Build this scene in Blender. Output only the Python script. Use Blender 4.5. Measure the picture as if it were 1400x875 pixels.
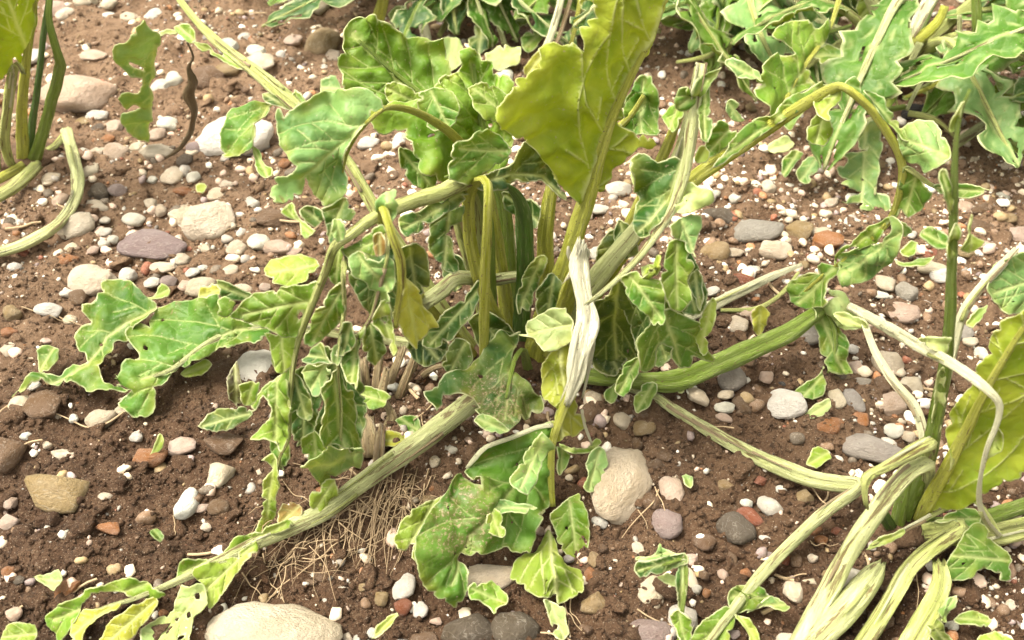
import bpy, bmesh, math, random
import numpy as np
from mathutils import Vector, Matrix, noise
from mathutils.geometry import delaunay_2d_cdt

for o in list(bpy.data.objects):
    bpy.data.objects.remove(o, do_unlink=True)
random.seed(7)
rng = np.random.default_rng(7)
scene = bpy.context.scene
COL = scene.collection
R = math.radians

# ------------------------------------------------------------------ camera
CAM_Y, CAM_H, PITCH, HFOV = -0.461, 0.50, 45.0, 52.0
FPX = 700.0 / math.tan(R(HFOV / 2))            # focal length in photo pixels (1400 wide)
cam_d = bpy.data.cameras.new('camera')
cam = bpy.data.objects.new('camera', cam_d)
COL.objects.link(cam)
cam.location = (0, CAM_Y, CAM_H)
cam.rotation_euler = (R(90 - PITCH), 0, 0)
cam_d.angle = R(HFOV)
cam_d.clip_start = 0.01
cam_d.clip_end = 200
cam_d.dof.use_dof = True
cam_d.dof.focus_distance = 0.62
cam_d.dof.aperture_fstop = 13.0
scene.camera = cam
scene.render.engine = 'CYCLES'
cy = scene.cycles
cy.max_bounces = 6; cy.diffuse_bounces = 3; cy.glossy_bounces = 2; cy.transmission_bounces = 4; cy.transparent_max_bounces = 4

# ------------------------------------------------------------------ sky, sun, exposure
SUN_EL, SUN_AZ = 64.0, -80.0                   # azimuth from +Y towards +X
world = bpy.data.worlds.new('World')
scene.world = world
world.use_nodes = True
wn = world.node_tree
sky = wn.nodes.new('ShaderNodeTexSky')
sky.sky_type = 'NISHITA'
sky.sun_disc = False
sky.sun_elevation = R(SUN_EL)
sky.sun_rotation = R(SUN_AZ)
sky.dust_density = 6.0
sky.ozone_density = 0.6
hs = wn.nodes.new('ShaderNodeHueSaturation')   # cloud veil: a greyer sky than the clear-sky model
hs.inputs['Saturation'].default_value = 0.12
wn.links.new(sky.outputs[0], hs.inputs['Color'])
bg = wn.nodes['Background']
wt = wn.nodes.new('ShaderNodeMix'); wt.data_type = 'RGBA'; wt.blend_type = 'MULTIPLY'   # warm white balance of the veiled light
wt.inputs[0].default_value = 1.0; wt.inputs[7].default_value = (1.0, .95, .82, 1)
wn.links.new(hs.outputs[0], wt.inputs[6]); wn.links.new(wt.outputs[2], bg.inputs['Color'])
bg.inputs['Strength'].default_value = 0.15
sd = bpy.data.lights.new('sun', 'SUN')
sd.energy = 1.5
sd.angle = R(28)
sd.color = (1.0, 0.93, 0.80)
sun = bpy.data.objects.new('sun', sd)
COL.objects.link(sun)
sdir = Vector((math.sin(R(SUN_AZ)) * math.cos(R(SUN_EL)), math.cos(R(SUN_AZ)) * math.cos(R(SUN_EL)), math.sin(R(SUN_EL))))
sun.rotation_euler = sdir.to_track_quat('Z', 'Y').to_euler()
sun.location = sdir * 5
scene.view_settings.view_transform = 'Standard'
scene.view_settings.look = 'None'
scene.view_settings.gamma = 1
scene.view_settings.use_curve_mapping = False
scene.view_settings.exposure = 1.55

# ------------------------------------------------------------------ numpy noise and the terrain
def _hash(ix, iy, seed):
    h = (ix.astype(np.int64) * 374761393 + iy.astype(np.int64) * 668265263 + seed * 1442695041) & 0xFFFFFFFF
    h = ((h ^ (h >> 13)) * 1274126177) & 0xFFFFFFFF
    h = h ^ (h >> 16)
    return (h & 0xFFFF) / 65535.0
def vnoise(x, y, seed=0):
    x = np.asarray(x, float); y = np.asarray(y, float)
    ix = np.floor(x); iy = np.floor(y)
    fx = x - ix; fy = y - iy
    fx = fx * fx * (3 - 2 * fx); fy = fy * fy * (3 - 2 * fy)
    a = _hash(ix, iy, seed); b = _hash(ix + 1, iy, seed); c = _hash(ix, iy + 1, seed); d = _hash(ix + 1, iy + 1, seed)
    return (a * (1 - fx) + b * fx) * (1 - fy) + (c * (1 - fx) + d * fx) * fy - 0.5
def terrain_low(x, y):
    x = np.asarray(x, float); y = np.asarray(y, float)
    return 0.014 * vnoise(x * 6 + .3, y * 6, 1) + 0.008 * vnoise(x * 17, y * 17 + y, 2)
def terrain(x, y):
    x = np.asarray(x, float); y = np.asarray(y, float)
    c, s = .84, .54
    u = c * x + s * y; v = -s * x + c * y
    n3 = vnoise(u * 55, v * 62, 3); n4 = vnoise(v * 130, u * 120, 4); n5 = vnoise(u * 270 + 3, v * 260, 5)
    clod = np.clip(vnoise(u * 21 + 9, v * 23, 6) + .15, 0, 1)
    return terrain_low(x, y) + 0.0085 * n3 + (0.0042 + .008 * clod) * n4 + 0.0034 * n5

# ------------------------------------------------------------------ photo pixel -> point
SP, CP = math.sin(R(PITCH)), math.cos(R(PITCH))
CAMV = np.array([0, CAM_Y, CAM_H])
def rays(px, py):
    a = (np.asarray(px, float) - 700) / FPX; b = (437.5 - np.asarray(py, float)) / FPX
    return np.stack([a, CP + b * SP, -SP + b * CP], -1)
def depth_of(px, py, d):
    """forward depth where the pixel's ray meets Y = d, or, for d > 3, the height z = d - 10 cm"""
    r = rays(px, py)
    if d > 3:
        return ((d - 10) * .01 - CAM_H) / r[..., 2]
    return (d - CAM_Y) / r[..., 1]
def pt(px, py, d):
    return CAMV + rays(px, py) * depth_of(px, py, d)

# ------------------------------------------------------------------ tagging helpers
def tag(o, label=None, cat=None, group=None, kind=None):
    if label: o['label'] = label
    if cat: o['category'] = cat
    if group: o['group'] = group
    if kind: o['kind'] = kind
    return o
def mesh_obj(name, verts, faces, mat, parent=None, smooth=True):
    me = bpy.data.meshes.new(name)
    me.from_pydata([tuple(v) for v in verts], [], [tuple(f) for f in faces])
    if smooth:
        me.polygons.foreach_set('use_smooth', [True] * len(me.polygons))
    for m in (mat if isinstance(mat, (list, tuple)) else [mat]):
        me.materials.append(m)
    o = bpy.data.objects.new(name, me)
    COL.objects.link(o)
    if parent: o.parent = parent
    return o
def attr(me, name, vals):
    a = me.attributes.new(name, 'FLOAT', 'POINT')
    a.data.foreach_set('value', np.asarray(vals, np.float32))

# ------------------------------------------------------------------ materials
class NT:
    def __init__(s, name):
        s.m = bpy.data.materials.new(name); s.m.use_nodes = True
        s.t = s.m.node_tree; s.t.nodes.clear()
        s.out = s.n('ShaderNodeOutputMaterial')
    def n(s, typ, **kw):
        nd = s.t.nodes.new(typ)
        for k, v in kw.items(): setattr(nd, k, v)
        return nd
    def l(s, a, b): s.t.links.new(a, b)
    def val(s, sock, v):
        if isinstance(v, (int, float)): sock.default_value = v
        elif isinstance(v, tuple): sock.default_value = v if len(v) == 4 or sock.type == 'VECTOR' else (*v, 1)
        else: s.l(v, sock)
    def noise(s, vec, scale, detail=3, rough=.55, dist=0):
        nd = s.n('ShaderNodeTexNoise'); s.l(vec, nd.inputs['Vector'])
        nd.inputs['Scale'].default_value = scale; nd.inputs['Detail'].default_value = detail
        nd.inputs['Roughness'].default_value = rough; nd.inputs['Distortion'].default_value = dist
        return nd.outputs['Fac']
    def ramp(s, fac, a, b, lo=0., hi=1.):
        nd = s.n('ShaderNodeMapRange'); nd.clamp = True
        s.l(fac, nd.inputs[0]); nd.inputs[1].default_value = a; nd.inputs[2].default_value = b
        nd.inputs[3].default_value = lo; nd.inputs[4].default_value = hi
        return nd.outputs[0]
    def mix(s, fac, a, b, blend='MIX'):
        nd = s.n('ShaderNodeMix', data_type='RGBA', blend_type=blend)
        s.val(nd.inputs[0], fac); s.val(nd.inputs[6], a); s.val(nd.inputs[7], b)
        return nd.outputs[2]
    def math(s, op, a, b=0.):
        nd = s.n('ShaderNodeMath', operation=op); s.val(nd.inputs[0], a); s.val(nd.inputs[1], b)
        return nd.outputs[0]
    def attr(s, name):
        nd = s.n('ShaderNodeAttribute', attribute_name=name); return nd
    def bump(s, h, strength, dist):
        nd = s.n('ShaderNodeBump'); s.l(h, nd.inputs['Height'])
        nd.inputs['Strength'].default_value = strength; nd.inputs['Distance'].default_value = dist
        return nd.outputs[0]
    def principled(s, col, rough, nrm=None, spec=.4):
        nd = s.n('ShaderNodeBsdfPrincipled'); s.val(nd.inputs['Base Color'], col); s.val(nd.inputs['Roughness'], rough)
        nd.inputs['Specular IOR Level'].default_value = spec
        if nrm: s.l(nrm, nd.inputs['Normal'])
        return nd.outputs[0]
    def done(s, sh):
        s.l(sh, s.out.inputs[0]); return s.m

def leaf_material(name, under):
    t = NT(name)
    oi = t.n('ShaderNodeObjectInfo'); tc = t.n('ShaderNodeTexCoord')
    v = t.n('ShaderNodeVectorMath', operation='ADD'); t.l(tc.outputs['Object'], v.inputs[0])
    sc = t.n('ShaderNodeVectorMath', operation='SCALE'); t.l(oi.outputs['Location'], sc.inputs[0])
    t.l(oi.outputs['Random'], sc.inputs['Scale']); t.l(sc.outputs[0], v.inputs[1])
    P = v.outputs[0]
    base = oi.outputs['Color']
    big = t.ramp(t.noise(P, 26, 3), .3, .7)
    mid = t.ramp(t.noise(P, 150, 3), .35, .7)
    hsv = t.n('ShaderNodeHueSaturation'); t.l(base, hsv.inputs['Color'])
    hsv.inputs['Hue'].default_value = .485; hsv.inputs['Value'].default_value = 1.34; hsv.inputs['Saturation'].default_value = .92
    dk = t.n('ShaderNodeHueSaturation'); t.l(base, dk.inputs['Color'])
    dk.inputs['Hue'].default_value = .512; dk.inputs['Value'].default_value = .58; dk.inputs['Saturation'].default_value = 1.05
    c = t.mix(big, dk.outputs[0], hsv.outputs[0])
    c = t.mix(t.math('MULTIPLY', mid, .35), c, base)
    if under:
        c = t.mix(.15, c, (.34, .40, .12)); c = t.mix(t.ramp(t.noise(P, 34, 4, .6), .42, .62, 0, .55), c, (.150, .290, .018))
    ven = t.attr('vein').outputs['Fac']; edg = t.attr('edge').outputs['Fac']
    c = t.mix(t.math('MULTIPLY', ven, .55 if not under else .8), c, (.56, .60, .26) if not under else (.74, .76, .38))
    # yellowing towards torn margins, pale dried rim, brown hail bruises and soil specks
    yel = t.math('MULTIPLY', t.attr('rim').outputs['Fac'], t.ramp(t.noise(P, 60, 2), .42, .75))
    c = t.mix(t.math('MULTIPLY', yel, .55), c, (.36, .36, .06))
    edg = t.math('MULTIPLY', edg, t.ramp(t.noise(P, 75, 3), .35, .62, .25, 1.))
    c = t.mix(t.math('MULTIPLY', edg, .8), c, (.74, .73, .46))
    br = t.ramp(t.noise(P, 95, 5, .7, .6), .64, .72)
    c = t.mix(t.math('MULTIPLY', br, .65), c, (.20, .115, .05))
    stn = t.attr('stain').outputs['Fac']
    c = t.mix(t.math('MULTIPLY', stn, t.ramp(t.noise(P, 210, 4, .7), .42, .60, 0, .6)), c, (.12, .09, .035))
    c = t.mix(t.math('MULTIPLY', stn, t.ramp(t.noise(P, 620, 2, .7), .56, .62, 0, .8)), c, (.36, .26, .16))
    sp = t.ramp(t.noise(P, 560, 2), .67, .73)
    c = t.mix(t.math('MULTIPLY', sp, .7), c, (.42, .33, .22))
    def retic(scale):
        vo = t.n('ShaderNodeTexVoronoi', feature='DISTANCE_TO_EDGE'); vo.inputs['Scale'].default_value = scale
        wp = t.n('ShaderNodeVectorMath', operation='ADD'); t.l(P, wp.inputs[0])
        nz = t.n('ShaderNodeTexNoise'); t.l(P, nz.inputs['Vector']); nz.inputs['Scale'].default_value = scale * .8
        sc2 = t.n('ShaderNodeVectorMath', operation='SCALE'); t.l(nz.outputs['Color'], sc2.inputs[0]); sc2.inputs['Scale'].default_value = .7 / scale
        t.l(sc2.outputs[0], wp.inputs[1]); t.l(wp.outputs[0], vo.inputs['Vector']); return vo.outputs['Distance']
    r1 = t.ramp(retic(85), 0, .34)
    c = t.mix(t.ramp(r1, 0, .2, .10, 0), c, (.42, .50, .20))
    h = t.math('ADD', t.math('MULTIPLY', r1, .55), t.math('ADD', t.math('MULTIPLY', t.noise(P, 380, 3), .6), t.math('MULTIPLY', ven, -.6 if not under else .9)))
    nb = t.bump(h, .8, .0011)
    rg = t.ramp(t.noise(P, 70, 2), .3, .7, .38, .60)
    ps = t.principled(c, rg if not under else .65, nb, (.30 if not under else .25))
    tr = t.n('ShaderNodeBsdfTranslucent')
    tcx = t.mix(.55, c, (.66, .70, .05), 'MIX')
    t.l(tcx, tr.inputs['Color'])
    ms = t.n('ShaderNodeMixShader'); ms.inputs[0].default_value = .27 if not under else .46
    t.l(ps, ms.inputs[1]); t.l(tr.outputs[0], ms.inputs[2])
    return t.done(ms.outputs[0])
M = {}
M['leaf_top'] = leaf_material('leaf_upper_side', False)
M['leaf_under'] = leaf_material('leaf_lower_side', True)

def stalk_material(name, scar, dirt, clean=1.):
    t = NT(name)
    oi = t.n('ShaderNodeObjectInfo'); uv = t.n('ShaderNodeUVMap'); uv.uv_map = 'UVMap'
    mp = t.n('ShaderNodeMapping'); t.l(uv.outputs[0], mp.inputs[0])
    loc = t.n('ShaderNodeCombineXYZ'); t.l(t.math('MULTIPLY', oi.outputs['Random'], 30.), loc.inputs[1])
    t.l(loc.outputs[0], mp.inputs['Location'])
    mp.inputs['Scale'].default_value = (9, 26, 1)
    P = mp.outputs[0]
    tc = t.n('ShaderNodeTexCoord')
    base = oi.outputs['Color']
    st = t.ramp(t.noise(P, 1.0, 4, .6), .3, .7)
    lt = t.n('ShaderNodeHueSaturation'); t.l(base, lt.inputs['Color']); lt.inputs['Value'].default_value = 1.3; lt.inputs['Saturation'].default_value = .85
    dk = t.n('ShaderNodeHueSaturation'); t.l(base, dk.inputs['Color']); dk.inputs['Value'].default_value = .66; dk.inputs['Hue'].default_value = .512; dk.inputs['Saturation'].default_value = 1.15
    c = t.mix(st if clean == 1 else t.ramp(st, 0, 1, .55, 1), dk.outputs[0], lt.outputs[0])
    c = t.mix(t.ramp(t.noise(P, 3.1, 2), .55, .75, 0, .5), c, (.62, .62, .36))
    mp2 = t.n('ShaderNodeMapping'); t.l(uv.outputs[0], mp2.inputs[0]); t.l(loc.outputs[0], mp2.inputs['Location'])
    mp2.inputs['Scale'].default_value = (6, 22, 1)
    sc = t.ramp(t.noise(mp2.outputs[0], 1.0, 5, .7, .3), .605 - scar * .8, .665 - scar * .8)
    fi = t.ramp(t.noise(P, 5.5, 3, .7), .38, .62)
    c = t.mix(t.math('MULTIPLY', fi, .13 * clean), c, (.10, .12, .03))
    c = t.mix(t.math('MULTIPLY', sc, .85), c, (.17, .10, .04))
    sp = t.ramp(t.noise(tc.outputs['Object'], 700, 2), .66 - dirt, .74 - dirt)
    c = t.mix(t.math('MULTIPLY', sp, .75), c, (.20, .13, .07))
    h = t.math('ADD', t.noise(P, 2.2, 4), t.math('MULTIPLY', sc, -.4))
    return t.done(t.principled(c, .42, t.bump(t.math('ADD', h, t.math('MULTIPLY', fi, -.6)), .8, .0026), .5))
M['stalk_green'] = stalk_material('stalk_fresh', -.02, .03)
M['stalk_pale'] = stalk_material('stalk_scarred', .085, .01)
M['stalk_torn'] = stalk_material('stalk_torn', .02, -.01, .4)
M['dry'] = stalk_material('dry_fibre', .08, .05)

def soil_material():
    t = NT('moist_brown_soil')
    tc = t.n('ShaderNodeTexCoord'); P = tc.outputs['Object']
    a = t.ramp(t.noise(P, 5, 4, .6), .3, .7); b = t.ramp(t.noise(P, 45, 5, .65), .3, .72); f = t.ramp(t.noise(P, 420, 4, .7), .3, .75)
    sep = t.n('ShaderNodeSeparateXYZ'); t.l(P, sep.inputs[0])
    dry = t.ramp(t.math('ADD', sep.outputs[1], t.math('MULTIPLY', t.noise(P, 3.5, 3), .7)), .22, .58)   # the side of the row that has dried off
    c = t.mix(a, (.058, .028, .014), (.115, .059, .030))
    c = t.mix(t.math('MULTIPLY', b, .5), c, (.200, .112, .060))
    c = t.mix(t.ramp(t.noise(P, 13, 4, .6), .54, .66, 0, .55), c, (.045, .023, .012))
    c = t.mix(t.math('MULTIPLY', dry, .85), c, t.mix(b, (.250, .150, .088), (.42, .275, .17)))
    c = t.mix(t.math('MULTIPLY', t.ramp(f, .5, 1.), .6), c, (.34, .235, .15))
    c = t.mix(t.ramp(t.noise(P, 260, 3, .6), .56, .66, 0, .75), c, (.038, .020, .011))
    gr = t.ramp(t.noise(P, 1100, 2), .66, .71)
    c = t.mix(t.math('MULTIPLY', gr, .85), c, (.60, .48, .36))
    h = t.math('ADD', t.noise(P, 240, 5, .7), t.math('MULTIPLY', t.noise(P, 900, 3, .7), .5))
    rg = t.ramp(t.noise(P, 30, 3), .3, .7, .62, .9)
    return t.done(t.principled(c, rg, t.bump(h, 1., .007), .3))
M['soil'] = soil_material()

def stone_material(name, use_attr):
    t = NT(name)
    oi = t.n('ShaderNodeObjectInfo'); tc = t.n('ShaderNodeTexCoord')
    ad = t.n('ShaderNodeVectorMath', operation='ADD'); cb = t.n('ShaderNodeCombineXYZ')
    t.l(t.math('MULTIPLY', oi.outputs['Random'], 40.), cb.inputs[0])
    t.l(tc.outputs['Object'], ad.inputs[0]); t.l(cb.outputs[0], ad.inputs[1]); P = ad.outputs[0]
    base = t.attr('tint').outputs['Color'] if use_attr else oi.outputs['Color']
    k = 260. if use_attr else 1.
    big = t.ramp(t.noise(P, 1.1 * k, 4, .6), .3, .72)
    dk = t.n('ShaderNodeHueSaturation'); t.l(base, dk.inputs['Color']); dk.inputs['Value'].default_value = .86; dk.inputs['Saturation'].default_value = 1.1
    lt = t.n('ShaderNodeHueSaturation'); t.l(base, lt.inputs['Color']); lt.inputs['Value'].default_value = 1.18; lt.inputs['Saturation'].default_value = .8
    c = t.mix(big, dk.outputs[0], lt.outputs[0])
    spk = t.ramp(t.noise(P, 11 * k ** .5, 4, .75), .56, .72)
    c = t.mix(t.math('MULTIPLY', spk, .18), c, (.16, .10, .06))
    vn = t.ramp(t.math('ABSOLUTE', t.math('SUBTRACT', t.noise(P, 1.7 * k, 2, .5, 1.2), .5)), 0, .02, 1, 0)
    c = t.mix(t.math('MULTIPLY', vn, .25), c, (.75, .68, .58))
    so = t.ramp(t.noise(P, 2.1 * k, 5, .7), .57, .74)
    c = t.mix(t.math('MULTIPLY', so, .30), c, (.17, .10, .058))
    h = t.math('ADD', t.noise(P, 6 * k ** .5, 5, .7), t.math('MULTIPLY', t.noise(P, 28, 3, .7), .35))
    return t.done(t.principled(c, t.ramp(big, 0, 1, .62, .82), t.bump(h, .7, .06 if not use_attr else .0010), .3))
M['stone'] = stone_material('field_stone', False)
M['gravel'] = stone_material('fine_gravel', True)
def plain(name, col, rough=.7):
    t = NT(name); tc = t.n('ShaderNodeTexCoord')
    c = t.mix(t.noise(tc.outputs['Object'], 220, 4, .7), tuple(x * .5 for x in col), tuple(min(1, x * 1.4) for x in col))
    return t.done(t.principled(c, rough, t.bump(t.noise(tc.outputs['Object'], 400, 3), .5, .001), .25))
M['crown'] = plain('root_crown_skin', (.11, .07, .038))
M['fibre'] = plain('dry_root_fibre', (.42, .31, .19))

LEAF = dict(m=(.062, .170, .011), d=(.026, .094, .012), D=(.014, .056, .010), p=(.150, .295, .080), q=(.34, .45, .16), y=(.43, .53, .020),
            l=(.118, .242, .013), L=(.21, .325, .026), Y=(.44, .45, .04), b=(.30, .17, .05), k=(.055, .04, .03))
STALK = dict(g=(.26, .37, .030), G=(.10, .20, .022), y=(.60, .60, .055), p=(.70, .73, .32), P=(.62, .66, .20), w=(.84, .80, .56), b=(.46, .33, .18), B=(.24, .16, .085), c=(.76, .74, .46))

# ------------------------------------------------------------------ builders
def catmull(P, n):
    P = np.asarray(P, float); out = []
    for i in range(len(P) - 1):
        p0 = P[max(i - 1, 0)]; p1 = P[i]; p2 = P[i + 1]; p3 = P[min(i + 2, len(P) - 1)]
        m = n[i] if hasattr(n, '__len__') else n
        for k in range(m):
            u = k / m
            out.append(.5 * ((2 * p1) + (-p0 + p2) * u + (2 * p0 - 5 * p1 + 4 * p2 - p3) * u * u + (-p0 + 3 * p1 - 3 * p2 + p3) * u ** 3))
    out.append(P[-1]); return np.array(out)

def tube(name, P4, mat, tone, root, parent, sides=16, ribs=5, rough=.09, ragged=(0, 0), flat=.78, step=.0035):
    """grooved leaf stalk through rows of (x, y, z, radius), world metres"""
    P4 = np.asarray(P4, float)
    seg = np.linalg.norm(np.diff(P4[:, :3], axis=0), axis=1)
    Q = catmull(P4, [max(2, int(s / step)) for s in seg])
    Q[:, 3] = np.maximum(Q[:, 3], .0003)
    n = len(Q)
    T = np.gradient(Q[:, :3], axis=0); T /= np.linalg.norm(T, axis=1)[:, None] + 1e-12
    up = CAMV - Q[0, :3]
    U = []
    for i in range(n):
        up = up - T[i] * np.dot(up, T[i])
        ln = np.linalg.norm(up)
        if ln < 1e-6: up = np.array([0.3, -.5, .8]) - T[i] * np.dot([.3, -.5, .8], T[i]); ln = np.linalg.norm(up)
        up = up / ln; U.append(up)
    U = np.array(U); B = np.cross(T, U)
    ph = random.random() * 6.3; sd = random.random() * 50
    L = np.concatenate([[0], np.cumsum(np.linalg.norm(np.diff(Q[:, :3], axis=0), axis=1))])
    V, UV = [], []
    for i in range(n):
        for k in range(sides):
            a = 2 * math.pi * k / sides
            r = Q[i, 3] * (1 + .105 * math.cos(ribs * 2 * a + ph + .5 * math.sin(L[i] * 25 + sd)) + rough * 2 * noise.noise(Vector((L[i] * 60, math.cos(a) * 1.3 + sd, math.sin(a) * 1.3))))
            cu, cb = math.cos(a) * flat, math.sin(a)
            if cu > .3: cu -= .55 * (cu - .3) * flat               # the shallow channel along the upper side
            p = Q[i, :3] + (U[i] * cu + B[i] * cb) * r
            for end, amt in ((0, ragged[0]), (n - 1, ragged[1])):
                if amt and i == end: p = p + T[i] * (amt * (random.random() - .4)) * (-1 if end == 0 else 1)
            V.append(p); UV.append((k / sides, L[i]))
    F = []
    for i in range(n - 1):
        for k in range(sides):
            a = i * sides + k; b = i * sides + (k + 1) % sides
            F.append((a, b, b + sides, a + sides))
    c0 = len(V); V.append(Q[0, :3] + T[0] * (.3 * Q[0, 3] if ragged[0] else 0)); UV.append((.5, 0))
    V.append(Q[-1, :3] - T[-1] * (.3 * Q[-1, 3] if ragged[1] else 0)); UV.append((.5, L[-1]))
    for k in range(sides):
        F.append((c0, (k + 1) % sides, k)); e = (n - 1) * sides
        F.append((c0 + 1, e + k, e + (k + 1) % sides))
    V = np.array(V) - np.array(root)
    o = mesh_obj(name, V, F, mat, parent)
    lay = o.data.uv_layers.new(name='UVMap')
    UV = np.array(UV); vi = np.zeros(len(o.data.loops), np.int32); o.data.loops.foreach_get('vertex_index', vi)
    uvs = UV[vi].copy()
    lay.data.foreach_set('uv', uvs.astype(np.float32).ravel())
    c = STALK[tone]; j = random.uniform(.9, 1.1)
    o.color = (c[0] * j, c[1] * j, c[2] * j, 1)
    o['_s'] = 1; del o['_s']
    return o, Q[:, :3]

def poly_parse(s): return np.array([[float(v) for v in p.split(',')] for p in s.split()])
def inside(pts, poly):
    x, y = pts[:, 0], pts[:, 1]; r = np.zeros(len(pts), bool)
    a = poly; b = np.roll(poly, -1, 0)
    for (x1, y1), (x2, y2) in zip(a, b):
        c = (y1 > y) != (y2 > y)
        r ^= c & (x < (x2 - x1) * (y - y1) / (y2 - y1 + 1e-12) + x1)
    return r
def seg_dist(pts, A, B):
    d = np.full(len(pts), 1e9)
    for a, b in zip(A, B):
        ab = b - a; t = np.clip(((pts - a) @ ab) / (ab @ ab + 1e-9), 0, 1)
        d = np.minimum(d, np.linalg.norm(pts - (a + t[:, None] * ab), axis=1))
    return d
def resample_closed(poly, step):
    n = len(poly); out = []
    for i in range(n):
        p0, p1, p2, p3 = poly[i - 1], poly[i], poly[(i + 1) % n], poly[(i + 2) % n]
        m = max(1, int(np.linalg.norm(p2 - p1) / step))
        for k in range(m):
            u = k / m
            c = .5 * ((2 * p1) + (-p0 + p2) * u + (2 * p0 - 5 * p1 + 4 * p2 - p3) * u * u + (-p0 + 3 * p1 - 3 * p2 + p3) * u ** 3)
            out.append(c * .6 + (p1 * (1 - u) + p2 * u) * .4)
    return np.array(out)
def veins_for(poly, mid):
    mid = np.asarray(mid, float)
    segs = [mid]
    L = np.concatenate([[0], np.cumsum(np.linalg.norm(np.diff(mid, axis=0), axis=1))])
    s, side = 9., 1
    while s < L[-1] - 6:
        p = np.array([np.interp(s, L, mid[:, 0]), np.interp(s, L, mid[:, 1])])
        q = np.array([np.interp(s + 4, L, mid[:, 0]), np.interp(s + 4, L, mid[:, 1])])
        a = math.atan2(*(q - p)[::-1]) + side * (.85 + random.uniform(-.15, .15))
        run = [p]
        for k in range(34):
            a -= side * .03
            nx = run[-1] + 6 * np.array([math.cos(a), math.sin(a)])
            if not inside(nx[None], poly)[0]: break
            run.append(nx)
        if len(run) > 2:
            segs.append(np.array(run))
            if len(run) > 6:
                a2 = math.atan2(*(run[4] - run[3])[::-1]) + .7 * random.choice((-1, 1)); r2 = [run[3]]
                for k in range(7):
                    nx = r2[-1] + 5 * np.array([math.cos(a2), math.sin(a2)])
                    if not inside(nx[None], poly)[0]: break
                    r2.append(nx)
                if len(r2) > 2: segs.append(np.array(r2))
        side = -side; s += random.uniform(.8, 1.3) * min(max(L[-1] / 9, 11), 26)
    return segs

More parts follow.
